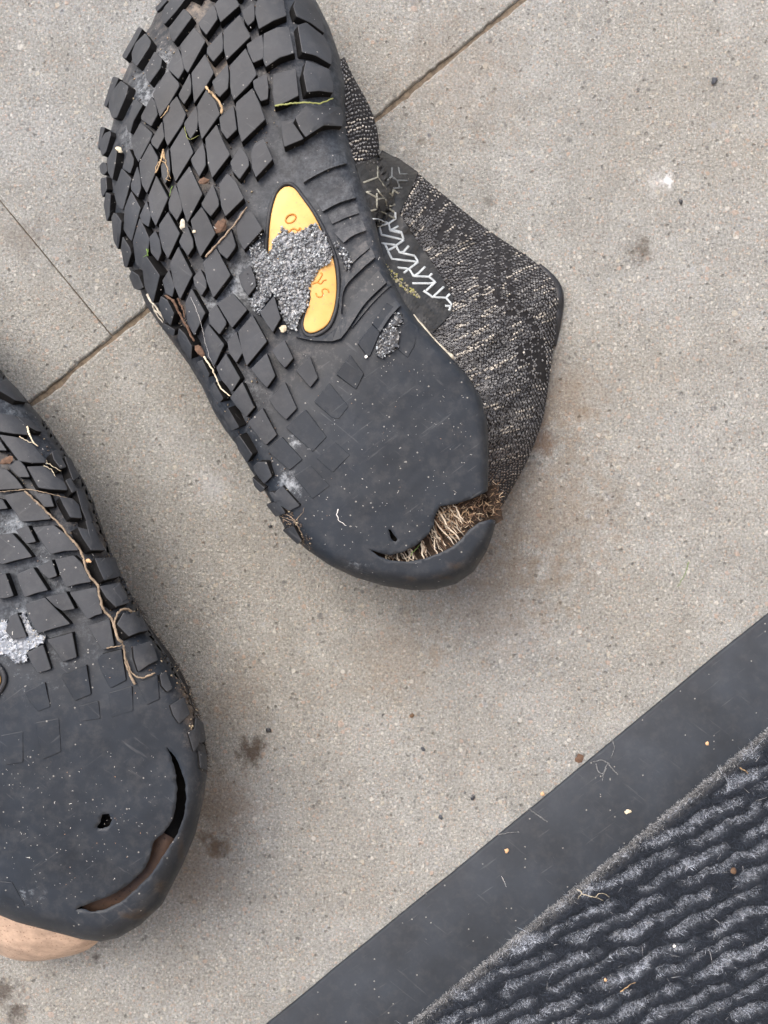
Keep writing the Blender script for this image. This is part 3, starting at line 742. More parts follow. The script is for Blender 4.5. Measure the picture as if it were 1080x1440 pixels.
LUGS1 += zoomed(130, 200, 6.75, [
    [(93, 232), (118, 197), (150, 210), (156, 280), (132, 312), (105, 300)],
    [(103, 352), (150, 337), (157, 450), (120, 525), (106, 470)],
    [(165, 180), (220, 60), (250, 100), (235, 200), (210, 360), (170, 290)],
    [(285, 240), (345, 60), (385, 160), (380, 210), (355, 290), (300, 255)],
    [(215, 440), (275, 250), (365, 350), (285, 640), (230, 590), (210, 500)],
    [(365, 400), (425, 230), (450, 330), (455, 430), (430, 520), (370, 450)],
    [(445, 200), (545, 10), (620, 150), (610, 250), (515, 480), (470, 400), (455, 300)],
    [(650, 220), (720, 60), (735, 250), (730, 320), (690, 390), (660, 320)],
    [(530, 520), (605, 320), (715, 530), (600, 790), (555, 700)],
    [(450, 700), (510, 560), (550, 690), (530, 800), (470, 760)],
    [(725, 570), (785, 400), (840, 560), (850, 640), (800, 740), (730, 640)],
    [(800, 400), (920, 230), (1040, 490), (900, 760), (860, 640)],
    [(740, 60), (860, -140), (955, 95), (940, 120), (790, 370), (760, 280)],
    [(135, 600), (150, 480), (195, 500), (185, 690), (160, 750)],
    [(205, 720), (225, 670), (270, 720), (262, 800), (222, 810)]])
LUGS1 += zoomed(150, 300, 6.75, [
    [(75, 80), (110, 0), (160, 80), (150, 180), (130, 340), (90, 250)],
    [(160, 150), (170, -50), (230, -205), (315, -45), (235, 260), (200, 220)],
    [(250, 270), (310, 50), (360, 150), (400, 250), (385, 380), (340, 540), (275, 480)],
    [(160, 330), (175, 220), (240, 330), (250, 380), (215, 510), (190, 500)],
    [(405, 230), (460, 170), (500, 260), (515, 370), (485, 450), (420, 370)],
    [(500, 110), (580, -10), (690, 190), (580, 430), (530, 330), (500, 200)],
    [(690, 270), (760, 110), (815, 250), (820, 320), (770, 400), (710, 310)],
    [(600, 480), (680, 320), (810, 580), (695, 815), (640, 680)],
    [(800, 70), (900, -60), (950, 20), (1030, 190), (890, 410), (850, 300)],
    [(365, 500), (400, 405), (525, 590), (465, 850), (390, 700)],
    [(245, 590), (268, 540), (330, 585), (375, 690), (335, 722), (290, 700)],
    [(530, 640), (590, 540), (640, 690), (620, 790), (560, 760)],
    [(825, 610), (890, 530), (940, 640), (945, 700), (900, 780), (835, 680)]])
LUGS1 += zoomed(260, 300, 6.75, [
    [(175, 470), (290, 320), (430, 585), (270, 800), (210, 640)],
    [(310, 310), (430, 130), (480, 300), (470, 330), (400, 430), (330, 370)],
    [(480, 90), (530, -20), (640, -10), (735, 150), (560, 345), (510, 250)],
    [(510, 590), (620, 490), (665, 620), (670, 690), (600, 780), (540, 690)]])
LUGS1 += zoomed(190, 400, 6.75, [
    [(475, 180), (535, 40), (600, 160), (660, 270), (560, 480), (500, 380)],
    [(700, 280), (770, 190), (860, 350), (860, 380), (800, 470), (710, 370)],
    [(780, 180), (925, 85), (1060, 240), (920, 410), (860, 310)],
    [(660, 450), (690, 380), (840, 570), (750, 770), (680, 680)],
    [(880, 540), (960, 450), (1020, 640), (960, 740), (890, 640)],
    [(250, 180), (270, 110), (330, 150), (390, 270), (360, 380), (280, 290)],
    [(430, 500), (440, 410), (500, 470), (560, 580), (555, 700), (470, 600)],
    [(285, 410), (300, 360), (400, 420), (390, 480)]])
LUGS1 += zoomed(320, 400, 6.75, [
    [(310, 270), (440, 110), (500, 320), (430, 450), (370, 370)],
    [(105, 470), (112, 440), (235, 290), (370, 540), (180, 770), (140, 640)],
    [(425, 630), (540, 530), (620, 700), (545, 790), (480, 720)]])
LUGS1 += zoomed(260, 500, 6.75, [
    [(300, 120), (388, -15), (520, 215), (445, 340), (350, 230)],
    [(430, 400), (545, 255), (655, 490), (580, 580), (490, 480)],
    [(600, 640), (735, 500), (870, 750), (770, 845), (690, 760)],
    [(630, 130), (775, -20), (855, 190), (780, 300), (710, 230)],
    [(800, 420), (950, 255), (1060, 500), (960, 605), (870, 520)],
    [(140, 60), (190, 40), (255, 170), (240, 200), (170, 130)],
    [(275, 320), (300, 250), (385, 400), (352, 440), (300, 390)],
    [(392, 560), (430, 490), (535, 670), (465, 705), (410, 620)]])
LUGS1 += zoomed(380, 470, 6.75, [
    [(250, 350), (375, 210), (450, 410), (380, 500)],
    [(630, 380), (760, 200), (885, 375), (815, 520)],
    [(420, 640), (560, 465), (740, 685), (650, 800), (590, 790)]])
LUGS1 += zoomed(330, 600, 6.75, [
    [(490, 10), (672, -160), (870, 95), (740, 235)],
    [(310, 230), (450, 100), (640, 310), (520, 410)],
    [(375, 640), (470, 560), (630, 740), (530, 790), (460, 740)],
    [(780, 300), (950, 145), (1090, 270), (930, 430)],
    [(570, 470), (720, 370), (900, 560), (740, 680)],
    [(35, 110), (70, 75), (190, 250), (140, 330), (60, 200)],
    [(200, 370), (240, 330), (320, 330), (370, 460), (300, 530), (220, 420)],
    [(192, 465), (310, 570), (270, 605), (220, 550)]])
LUGS1 += zoomed(360, 680, 5.4, [[(220, 340), (300, 310), (360, 420), (330, 442)], [(100, 150), (190, 130), (240, 215), (170, 240)], [(120, 60), (150, 60), (200, 120), (165, 135)]])
LUGS1 += zoomed(440, 400, 6.75, [
    [(430, 560), (560, 388), (635, 455), (540, 680), (510, 668)],
    [(562, 368), (700, 180), (782, 228), (640, 448)],
    [(830, 440), (900, 330), (1000, 415), (960, 580), (900, 690), (815, 620)]])
# the toe that curls away at the top of the picture
for k in range(5):
    LUGS1.append([(262 + k * 30, -8 - k * 2), (278 + k * 30, -34), (292 + k * 30, -24), (278 + k * 30, -2 - k * 2)])
for k in range(4):
    LUGS1.append([(272 + k * 34, -40), (286 + k * 34, -66 + k), (304 + k * 34, -60), (290 + k * 34, -36)])
def edge_dist(S, p):
    c = np.mean(np.array(p), 0); A, B = S.A[:, :2], S.B[:, :2]; D = B - A
    t = np.clip(((c - A) * D).sum(1) / ((D * D).sum(1) + 1e-9), 0, 1); return float(np.min(np.linalg.norm(c - A - D * t[:, None], axis=1)))
for p in LUGS1:
    c = np.mean(np.array(p), 0)
    if edge_dist(S1, p) < 16 and c[1] <= 380 and c[0] < 225: lug(S1, p, sole1, M['lug'], lift=0.0012, extra=0.0015)
    elif edge_dist(S1, p) < 24 and c[1] > 380 and c[0] < 430: lug(S1, p, sole1, M['lug'], hmin=0.0036, lift=0.0016, extra=0.001)
    else: lug(S1, p, sole1, M['lug'], hmin=0.00028)

# low stepped bands across the waist of the sole: each highest along its lower edge
def wedge(S, front, back, parent, mat, h0, h1=0.0001, name='sole_band'):
    f = catmull(front, 14); b = catmull(back, 14); V, F = [], []
    for i in range(14):
        for q, hh in ((f[i], -0.001), (f[i], h0 * 0.8), (f[i] + (b[i] - f[i]) * 0.05, h0), (b[i], h1)):
            V.append(S.base(q[0], q[1], hh))
    for i in range(13):
        for k in range(3): F.append((i * 4 + k, i * 4 + k + 1, i * 4 + 5 + k, i * 4 + 4 + k))
    F.append((0, 1, 2, 3)); F.append((55, 54, 53, 52))
    Q = np.array([q for i in range(14) for q in (f[i], f[i], f[i], b[i])])
    return mesh_obj(name, V, F, mat, parent, tint=tint1(Q[:, 0], Q[:, 1]))
def zz(ox, oy, s, P): return [(ox + x / s, oy + y / s) for x, y in P]
wedge(S1, zz(440, 180, 5.4, [(-70, 420), (0, 375), (130, 310), (262, 270)]), zz(440, 180, 5.4, [(-60, 270), (0, 250), (120, 205), (240, 180)]), sole1, M['sole'], 0.0019)
wedge(S1, zz(440, 180, 5.4, [(75, 638), (200, 572), (330, 532)]), zz(440, 180, 5.4, [(20, 545), (150, 480), (300, 430)]), sole1, M['sole'], 0.0019)
wedge(S1, zz(440, 320, 5.4, [(235, 118), (310, 62), (405, 25)]), zz(440, 320, 5.4, [(160, 40), (260, -5), (378, -50)]), sole1, M['sole'], 0.0019)
wedge(S1, zz(440, 320, 5.4, [(215, 655), (240, 466), (370, 320), (476, 230)]), zz(440, 320, 5.4, [(190, 520), (225, 370), (330, 250), (440, 150)]), sole1, M['sole'], 0.0019)
wedge(S1, [(416, 474), (440, 479), (459, 480), (476, 479), (490, 463), (514, 427), (544, 398)], [(424, 470), (440, 473), (462, 469), (474, 460), (482, 446), (500, 415), (532, 380)], sole1, M['sole'], 0.0020)
wedge(S1, zz(440, 400, 6.75, [(640, 455), (720, 330), (800, 235), (835, 205)]), zz(440, 400, 6.75, [(590, 400), (660, 290), (740, 190), (790, 150)]), sole1, M['sole'], 0.0019)

wedge(S1, zz(440, 320, 5.4, [(300, 760), (440, 590), (560, 470), (600, 440)]), zz(440, 320, 5.4, [(260, 740), (400, 560), (520, 440), (575, 405)]), sole1, M['sole'], 0.0010)
wedge(S1, zz(440, 320, 5.4, [(250, 330), (340, 235), (430, 160)]), zz(440, 320, 5.4, [(220, 260), (300, 180), (400, 100)]), sole1, M['sole'], 0.0009)
wedge(S1, zz(440, 180, 5.4, [(150, 730), (260, 680), (350, 650)]), zz(440, 180, 5.4, [(110, 660), (230, 610), (335, 575)]), sole1, M['sole'], 0.0009)
# yellow emblem sunk in the waist, with raised letters
EMB = zz(340, 240, 5.76, [(215, 680), (222, 520), (240, 350), (280, 205), (330, 142), (380, 126), (432, 150), (500, 240), (570, 340), (620, 430), (680, 560), (720, 660), (750, 760), (765, 880),
                          (765, 1000), (745, 1130), (700, 1240), (620, 1300), (550, 1316), (505, 1285), (490, 1220), (505, 1150), (530, 1080), (545, 1005), (520, 930), (420, 860), (300, 790)])
def plate(S, poly, parent, mat, lift, thick, name, base=True, label=None):
    P = catmull(list(poly) + [poly[0]], 70)[:-1]; n = len(P); V, F = [], []
    fn = S.base if base else S.p
    c = P.mean(0)
    rings = [(1.0, lift - thick), (1.0, lift - 0.0002), (0.975, lift), (0.5, lift + 0.0001)]
    for f, l in rings:
        for q in P:
            r = c + (q - c) * f; V.append(fn(r[0], r[1], l))
    V.append(fn(c[0], c[1], lift + 0.0001))
    for k in range(len(rings) - 1):
        for i in range(n): F.append((k * n + i, k * n + (i + 1) % n, (k + 1) * n + (i + 1) % n, (k + 1) * n + i))
    k = len(rings) - 1
    for i in range(n): F.append((k * n + i, k * n + (i + 1) % n, len(V) - 1))
    return mesh_obj(name, V, F, mat, parent, smooth=True)
emb = plate(S1, EMB, shoe1, M['emblem'], 0.0009, 0.0015, 'emblem'); emb['label'] = 'yellow comma shaped emblem with raised letters half covered by grey crumbs'
# dark raised lip round the emblem
ep = catmull(EMB + [EMB[0]], 90); ec = ep.mean(0)
lp = [q + (q - ec) / np.linalg.norm(q - ec) * 4.0 for q in ep]
lipV, lipF = tube([S1.base(q[0], q[1], 0.0006) for q in lp], 0.0008, 8, 0.75)
mesh_obj('emblem_lip', lipV, lipF, M['rim'], shoe1, smooth=True)
def letter(pts, S=S1, parent=emb, r=0.00033, off=(340, 240), s=5.76):
    P = catmull([(off[0] + x / s, off[1] + y / s) for x, y in pts], 26)
    v, f = tube([S.base(q[0], q[1], 0.0011) for q in P], r, 6, 0.8)
    return mesh_obj('raised_letter', v, f, M['letter'], parent, smooth=True)
letter([(395 + 42 * math.cos(a), 387 + 34 * math.sin(a) - 12 * math.cos(a)) for a in np.linspace(0, 2 * math.pi, 14)])
letter([(390, 500), (400, 475), (430, 470), (455, 485), (470, 460), (480, 490)])
letter([(572, 918), (610, 905), (640, 915), (660, 890), (685, 885)]); letter([(610, 905), (635, 870), (650, 840), (640, 825)])
letter([(600, 990), (612, 1018), (640, 1022), (656, 1000), (650, 972), (668, 955), (695, 962), (705, 985)])

# crumbled foam: a low cracked mound and hundreds of loose grains
CR = zz(340, 240, 5.76, [(325, 440), (380, 500), (480, 490), (560, 435), (610, 425), (690, 540), (740, 680), (715, 750), (625, 805), (555, 930), (545, 1010), (530, 1110), (462, 1210), (440, 1300), (390, 1280), (325, 1180),
                         (280, 1040), (250, 990), (150, 1180), (85, 1130), (60, 1050), (130, 940), (85, 760), (60, 640), (140, 560), (220, 680), (250, 570), (305, 480)])
CR2 = zz(340, 240, 5.76, [(720, 560), (780, 580), (850, 640), (890, 720), (870, 810), (820, 760), (790, 660)])
CR3 = zz(440, 400, 6.75, [(745, 340), (770, 275), (850, 270), (860, 370), (800, 400), (835, 470), (820, 600), (740, 650), (660, 700), (600, 690), (595, 600), (640, 480), (700, 400)])
def hgt_crumb(x, y): return 0.0018 + 0.0009 * nz(x * .06, y * .06, 1.5) + 0.0006 * nz(x * .2, y * .2, 3.5)
def grains(S, polys, n, name, parent, big, palette, seed, lo, hi, base=True, heap=True):
    r = np.random.default_rng(seed); V, T, C = [], [], []; k = 0
    octa = np.array([[1, 0, 0], [-1, 0, 0], [0, 1, 0], [0, -1, 0], [0, 0, 1], [0, 0, -1]], float)
    of = [(0, 2, 4), (2, 1, 4), (1, 3, 4), (3, 0, 4), (2, 0, 5), (1, 2, 5), (3, 1, 5), (0, 3, 5)]
    for poly, m in zip(polys, n):
        P = np.array(poly); lo_, hi_ = P.min(0), P.max(0); c = 0
        while c < m:
            x, y = r.uniform(lo_[0], hi_[0]), r.uniform(lo_[1], hi_[1])
            if not inside(P, np.array([x]), np.array([y]))[0]: continue
            c += 1
            sz = big * r.uniform(0.35, 1.0) ** 1.6
            A = r.normal(size=(3, 3)); q, _ = np.linalg.qr(A)
            pts = (octa * r.uniform(0.5, 1.1, (6, 1)) * np.array([1.25, 0.9, 0.7])) @ q * sz
            ctr = np.array(S.base(x, y, r.uniform(lo, hi) + (max(0, hgt_crumb(x, y)) if heap else 0)) if base else S.p(x, y, r.uniform(lo, hi)))
            V.append(pts + ctr); T += [(a + k, b + k, d_ + k) for a, b, d_ in of]; k += 6
            col = np.array(palette[r.integers(len(palette))]) * r.uniform(0.6, 1.3)
            C.append(np.tile(np.r_[col, 1], (6, 1)))
    return tag(big_mesh(name, np.concatenate(V), np.array(T), M['crumb'], parent, np.concatenate(C)), kind='stuff')
def mound(S, poly, name, parent, col, step=3.0):
    ol = resample_closed(poly, step); P = np.array(ol)
    gx, gy = np.meshgrid(np.arange(P[:, 0].min(), P[:, 0].max(), step), np.arange(P[:, 1].min(), P[:, 1].max(), step))
    gx, gy = gx.ravel() + RNG.uniform(-1, 1, gx.size), gy.ravel() + RNG.uniform(-1, 1, gy.size)
    m = inside(P, gx, gy)
    pts = [Vector((a, b)) for a, b in P[:, :2]] + [Vector((a, b)) for a, b in zip(gx[m], gy[m])]
    n0 = len(P)
    vo, eo, fo, *_ = delaunay_2d_cdt(pts, [(i, (i + 1) % n0) for i in range(n0)], [], 0, 1e-4)
    vo = np.array([(a.x, a.y) for a in vo]); fo = np.array(fo); c = vo[fo].mean(1); fo = fo[inside(P, c[:, 0], c[:, 1])]
    V = []
    for i, (x, y) in enumerate(vo):
        l = hgt_crumb(x, y) + RNG.uniform(-0.0004, 0.0004)
        V.append(S.base(x, y, -0.0005 if i < n0 else max(0.0004, l)))
    t = np.ones((len(V), 4)); t[:, :3] = np.array([col]) * RNG.uniform(0.6, 1.5, (len(V), 1))
    o = mesh_obj(name, V, fo, M['crumb'], parent, tint=t); tag(o, kind='stuff'); return o
GREYS = [(0.36, 0.39, 0.41), (0.22, 0.24, 0.26), (0.14, 0.15, 0.165), (0.26, 0.29, 0.31), (0.13, 0.14, 0.15), (0.20, 0.22, 0.24), (0.06, 0.065, 0.075), (0.32, 0.35, 0.37), (0.10, 0.11, 0.12), (0.16, 0.16, 0.16), (0.45, 0.47, 0.48)]
for cr, g in ((CR, (0.19, 0.20, 0.215)), (CR2, (0.07, 0.075, 0.085)), (CR3, (0.05, 0.054, 0.06))): mound(S1, cr, 'crumbled_foam', shoe1, g)
grains(S1, [CR, CR2, CR3], [1900, 60, 95], 'foam_grains', shoe1, 0.00105, GREYS, 3, -0.0001, 0.0005)

grains(S1, [[(356, 330), (384, 322), (392, 360), (380, 420), (352, 410), (345, 370)], [(395, 440), (420, 436), (420, 466), (404, 470)]], [110, 40], 'foam_grains', shoe1, 0.0006, GREYS, 36, 0.0, 0.0002, base=False)
EARTH = [(0.10, 0.065, 0.04), (0.06, 0.042, 0.03), (0.22, 0.16, 0.10), (0.14, 0.10, 0.07), (0.40, 0.33, 0.22), (0.05, 0.04, 0.033)]
TREAD = [(190, 60), (300, -20), (400, 20), (400, 150), (360, 260), (330, 330), (330, 430), (400, 640), (410, 740), (380, 690), (300, 560), (240, 460), (185, 360), (165, 230), (170, 150)]
grains(S1, [TREAD, zz(190, 400, 6.75, [(250, 100), (420, 120), (600, 600), (520, 650)]), zz(360, 680, 5.4, [(120, 60), (260, 200), (420, 420), (420, 520), (330, 450), (180, 260)])], [900, 160, 160], 'groove_dirt', shoe1, 0.00075, EARTH, 33, 0.0, 0.0006, heap=False)

# ---- flecks of lint and sand lying on the rubber
def flecks(S, n, poly, seed, parent, lug_polys=None):
    r = np.random.default_rng(seed); V, T, C = [], [], []; k = 0
    P = np.array(poly)[:, :2]; lo, hi = P.min(0), P.max(0); c = 0
    while c < n:
        x, y = r.uniform(lo[0], hi[0]), r.uniform(lo[1], hi[1])
        if not inside(P, np.array([x]), np.array([y]))[0]: continue
        c += 1
        p = np.array(S.p(x, y, 0.00015)); a = r.uniform(0, 2 * math.pi); L = 0.00011 * r.uniform(0.5, 2.0) ** 1.4 * (3.0 if r.random() < 0.06 else 1); wd = 0.00008 * r.uniform(0.6, 1.6)
        t = np.array([math.cos(a), math.sin(a), 0]); s = np.array([-t[1], t[0], 0]); bend = r.normal(0, 0.3) * L
        V.append(np.array([p - t * L - s * wd, p - t * L + s * wd, p + s * (wd + bend) + [0, 0, .0001], p + s * (bend - wd) + [0, 0, .0001], p + t * L + s * wd, p + t * L - s * wd]))
        T += [(k, k + 1, k + 2), (k, k + 2, k + 3), (k + 3, k + 2, k + 4), (k + 3, k + 4, k + 5)]; k += 6
        col = np.array([(0.38, 0.375, 0.36), (0.22, 0.21, 0.2), (0.5, 0.5, 0.48), (0.35, 0.22, 0.14), (0.3, 0.31, 0.33)][r.choice(5, p=[.35, .25, .2, .07, .13])])
        C.append(np.tile(np.r_[col, 1], (6, 1)))
    return tag(big_mesh('lint_flecks', np.concatenate(V), np.array(T), M['fleck'], parent, np.concatenate(C)), kind='stuff')
inner1 = S1.full.mean(0) + (S1.full - S1.full.mean(0)) * 0.95
flecks(S1, 170, [(430, 640), (470, 560), (560, 480), (620, 520), (660, 580), (675, 680), (600, 735), (540, 770), (470, 770), (420, 720)], 5, shoe1)
flecks(S1, 180, inner1, 6, shoe1)

# ---- body of the upper under the sole
full1 = resample_closed(np.array([(p[0], p[1]) for p in OUT1 if p[4] > 0.5]), 8.0)
BUL = np.array([(484, 80), (497, 108), (514, 138), (526, 166), (532, 192), (533, 212), (532, 228), (541, 252), (550, 276), (541, 300), (530, 318)], float)
cen1 = full1.mean(0)
def bulge_target(q):
    """on the inner side of the forefoot the knit swells out past the rubber"""
    if q[0] > cen1[0] and 85 < q[1] < 312:
        f = (q[1] - 85) / (312 - 85); B = catmull(BUL, 60); return B[int(round(f * 59))]
    return None
rows = []
for q in full1:
    dv = cen1 - q; dv /= np.linalg.norm(dv); z0 = S1.z(q[0] + dv[0] * 5, q[1] + dv[1] * 5) - 0.006
    b = bulge_target(q)
    if b is None:
        pr = [(q + dv * 5, z0), (q + dv * 6, z0 * 0.75), (q + dv * 9, z0 * 0.5), (q + dv * 18, z0 * 0.22), (q + dv * 34, 0.003)]
    else:
        pr = [(q + dv * 6, z0), (q * 0.5 + b * 0.5, z0 * 0.9), (b, z0 * 0.62), (b + dv * 10, z0 * 0.3), (q + dv * 34, 0.003)]
    rows.append([at(p[0], p[1], z) for p, z in pr])
V = [p for r in rows for p in r]; n = len(rows); F = []
for i in range(n):
    for k in range(4): F.append((i * 5 + k, ((i + 1) % n) * 5 + k, ((i + 1) % n) * 5 + k + 1, i * 5 + k + 1))
F.append(tuple(i * 5 + 4 for i in range(n)))
knit1 = mesh_obj('knit_upper', V, F, M['knit_base'], shoe1, smooth=True)

# ---- side flap of the knit lying out on the paving
PAIRS = [((522, 250), (537, 211)), ((530, 320), (575, 232)), ((541, 370), (626, 276)), ((553, 397), (690, 327)), ((588, 453), (752, 366)), ((620, 490), (788, 406)), ((650, 530), (781, 468)),
         ((672, 565), (773, 530)), ((682, 610), (765, 588)), ((682, 660), (742, 650)), ((676, 706), (699, 724))]
NU, NV = 120, 44
inn = catmull([p[0] for p in PAIRS], NU); outr = catmull([p[1] for p in PAIRS], NU)
tt = np.linspace(0, 1, len(PAIRS)); ft = np.linspace(0, 1, NU)
inn = np.stack([np.interp(ft, tt, [p[0][k] for p in PAIRS]) for k in (0, 1)], 1); outr = np.stack([np.interp(ft, tt, [p[1][k] for p in PAIRS]) for k in (0, 1)], 1)
for A in (inn, outr):   # take the corners off
    for _ in range(18): A[1:-1] = A[1:-1] * 0.5 + (A[:-2] + A[2:]) * 0.25
FP = np.zeros((NU, NV + 1, 3))
for i in range(NU):
    dv = inn[i] - outr[i]; a = inn[i] + dv / np.linalg.norm(dv) * 16
    u = i / (NU - 1)
    zi = np.interp(u, [0, .3, .6, 1], [0.040, 0.056, 0.060, 0.056]); zo = np.interp(u, [0, .15, .4, .6, .85, 1], [0.034, 0.020, 0.011, 0.009, 0.011, 0.030])
    for k in range(NV + 1):
        v = k / NV; q = a + (outr[i] - a) * v
        z = zo + (zi - zo) * (1 - v ** 1.25) + 0.006 * math.sin(math.pi * v) * (0.4 + 0.6 * math.sin(math.pi * u))
        z += 0.0042 * nz(q[0] * .018, q[1] * .018, 6.0) + 0.0020 * nz(q[0] * .05, q[1] * .05, 2.0) + 0.0022 * math.sin((q[0] * 0.62 - q[1] * 0.78) * 0.045 + 1.0) * math.sin(math.pi * v)
        z -= 0.006 * max(0, (v - 0.88) / 0.12) ** 2
        FP[i, k] = (q[0], q[1], z)
V = [at(*FP[i, k]) for i in range(NU) for k in range(NV + 1)]
F = [(i * (NV + 1) + k, (i + 1) * (NV + 1) + k, (i + 1) * (NV + 1) + k + 1, i * (NV + 1) + k + 1) for i in range(NU - 1) for k in range(NV)]
# turned-under hem and the far layer of cloth lying on the paving
b0 = len(V); under = [(-3, 0.55), (-14, 0.25), (-60, 0.12)]
for i in range(NU):
    dv = outr[i] - inn[i]; dv = dv / np.linalg.norm(dv)
    for o_, zf in under:
        q = outr[i] + dv * o_; V.append(at(q[0], q[1], max(0.0025, FP[i, NV, 2] * zf)))
for i in range(NU - 1):
    F.append((i * (NV + 1) + NV, (i + 1) * (NV + 1) + NV, b0 + (i + 1) * 3, b0 + i * 3))
    for k in range(2): F.append((b0 + i * 3 + k, b0 + (i + 1) * 3 + k, b0 + (i + 1) * 3 + k + 1, b0 + i * 3 + k + 1))
flap = mesh_obj('knit_flap', V, F, M['knit_base'], shoe1, smooth=True)
flap['label'] = 'dark heathered knit side with eyelet columns lying out to the side'

EYE = []   # eyelet columns, photo positions
for a, b, n_ in (((606, 277), (600, 300), 3), ((622, 280), (612, 296), 3), ((632, 302), (618, 334), 5), ((646, 305), (634, 342), 5), ((658, 318), (652, 336), 3), ((682, 338), (676, 420), 9), ((699, 334), (700, 428), 10), ((712, 350), (722, 440), 9),
                 ((690, 400), (715, 440), 4), ((730, 432), (752, 462), 4), ((742, 486), (746, 530), 5), ((752, 480), (758, 530), 6), ((762, 482), (764, 534), 6), ((730, 492), (732, 512), 3)):
    for k in range(n_): EYE.append((a[0] + (b[0] - a[0]) * k / max(1, n_ - 1), a[1] + (b[1] - a[1]) * k / max(1, n_ - 1)))
EYE = np.array(EYE)
OVER = np.array([(500, 232), (522, 224), (538, 214), (560, 222), (588, 242), (580, 262), (562, 300), (580, 330), (600, 358), (622, 392), (637, 418), (636, 438), (624, 452), (606, 470), (585, 452), (566, 425), (550, 397), (538, 368), (528, 330), (515, 280)], float)
def stitches(grid, nrow, size_v, seed, skip=None, dirt=None):
    """V shaped loops of yarn on a grid of photo positions and heights (rows across, columns along)"""
    r = np.random.default_rng(seed)
    Vs, Ts, Cs = [], [], []; k0 = 0
    G = grid; nu, nv = G.shape[0], G.shape[1]
    for a in range(nrow):
        u = (a + 0.5) / nrow * (nu - 1); i = min(int(u), nu - 2); f = u - i
        line = G[i] * (1 - f) + G[i + 1] * f
        L = np.r_[0, np.cumsum(np.hypot(np.diff(line[:, 0]), np.diff(line[:, 1])))]
        m = max(3, int(L[-1] / size_v))
        lite_prob = r.choice([0.04, 0.07, 0.12, 0.36, 0.6], p=[.30, .30, .20, .13, .07])
        run = 0; val = 0
        nxt = G[min(i + 2, nu - 1)] * (1 - f) + G[min(i + 3, nu - 1)] * f if i < nu - 3 else line * 2 - G[i - 1]
        for b in range(m):
            s = (b + 0.5 + 0.5 * (a % 2)) / (m + 0.5) * L[-1]
            q = np.array([np.interp(s, L, line[:, c]) for c in range(3)])
            if run <= 0:
                run = r.integers(2, 8); x = r.random()
                val = 2 if x < lite_prob else (1 if x < lite_prob + 0.38 else 0)
            run -= 1
            if skip is not None and skip(q): continue
            q2 = np.array([np.interp(s + 3, L, line[:, c]) for c in range(3)]); qu = np.array([np.interp(s, L, nxt[:, c]) for c in range(3)])
            p = np.array(at(*q)); tv = np.array(at(*q2)) - p; tu = np.array(at(*qu)) - p
            if np.linalg.norm(tv) < 1e-9 or np.linalg.norm(tu) < 1e-9: continue
            tv /= np.linalg.norm(tv); tu /= np.linalg.norm(tu)
            nn = np.cross(tv, tu); nn /= (np.linalg.norm(nn) + 1e-12)
            if nn[2] < 0: nn = -nn
            cell = size_v * 0.00030; cu = 0.00142
            jit = r.normal(0, 0.0002, 3)
            col = [(0.072, 0.075, 0.083), (0.155, 0.158, 0.163), (0.38, 0.36, 0.325)][val]
            col = np.array(col) * r.uniform(0.5, 1.5)
            if dirt is not None:
                dd = dirt(q); col = col * (1 - dd) + np.array([0.09, 0.055, 0.032]) * r.uniform(0.3, 1.4) * dd
            for sg in (-1, 1):
                e0 = p + jit - tu * cu * 0.55 + tv * sg * cell * 0.42; e1 = p + jit + tu * cu * 0.55 + tv * sg * cell * 0.10
                c = (e0 + e1) / 2 + nn * 0.00035; ra = cell * 0.31
                Vs.append(np.array([e0, e1, c + tv * ra, c - tv * ra, c + nn * ra * 0.9, c - nn * ra])); 
                Ts += [(k0, k0 + 2, k0 + 4), (k0, k0 + 4, k0 + 3), (k0 + 1, k0 + 4, k0 + 2), (k0 + 1, k0 + 3, k0 + 4), (k0, k0 + 5, k0 + 2), (k0, k0 + 3, k0 + 5), (k0 + 1, k0 + 2, k0 + 5), (k0 + 1, k0 + 5, k0 + 3)]
                Cs.append(np.tile(np.r_[col, 1], (6, 1))); k0 += 6
    return np.concatenate(Vs), np.array(Ts), np.concatenate(Cs)
def skip_flap(q):
    if np.min(np.hypot(EYE[:, 0] - q[0], (EYE[:, 1] - q[1]) * 1.15)) < 5.0: return True
    return bool(inside(OVER, np.array([q[0]]), np.array([q[1]]))[0])
a, b, c = stitches(FP, 172, 3.9, 11, skip_flap, lambda q: float(np.clip(sstep(585, 705, q[1]) * 0.9, 0, 1)))
tag(big_mesh('knit_stitches', a, b, M['stitch'], flap, c, True), kind='stuff')
# the swollen forefoot knit
idxs = [i for i, q in enumerate(full1) if bulge_target(q) is not None]
GB = []
for i in sorted(idxs, key=lambda i: full1[i][1]):
    q = full1[i]; dv = cen1 - q; dv /= np.linalg.norm(dv); z0 = S1.z(q[0] + dv[0] * 5, q[1] + dv[1] * 5) - 0.006; bt = bulge_target(q)
    ln = []
    for f in np.linspace(0, 1, 9):
        if f < 0.5: p = (q + dv * 6) * (1 - 2 * f) + (q * .5 + bt * .5) * 2 * f; z = z0 * (1 - 0.1 * 2 * f)
        else: p = (q * .5 + bt * .5) * (2 - 2 * f) + bt * (2 * f - 1); z = z0 * (0.9 - 0.28 * (2 * f - 1))
        ln.append((p[0], p[1], z + 0.0003))
    GB.append(ln)
GB = np.array(GB)
a, b, c = stitches(GB, 40, 4.2, 12, lambda q: q[1] > 232)
tag(big_mesh('knit_stitches', a, b, M['stitch'], knit1, c, True), kind='stuff')

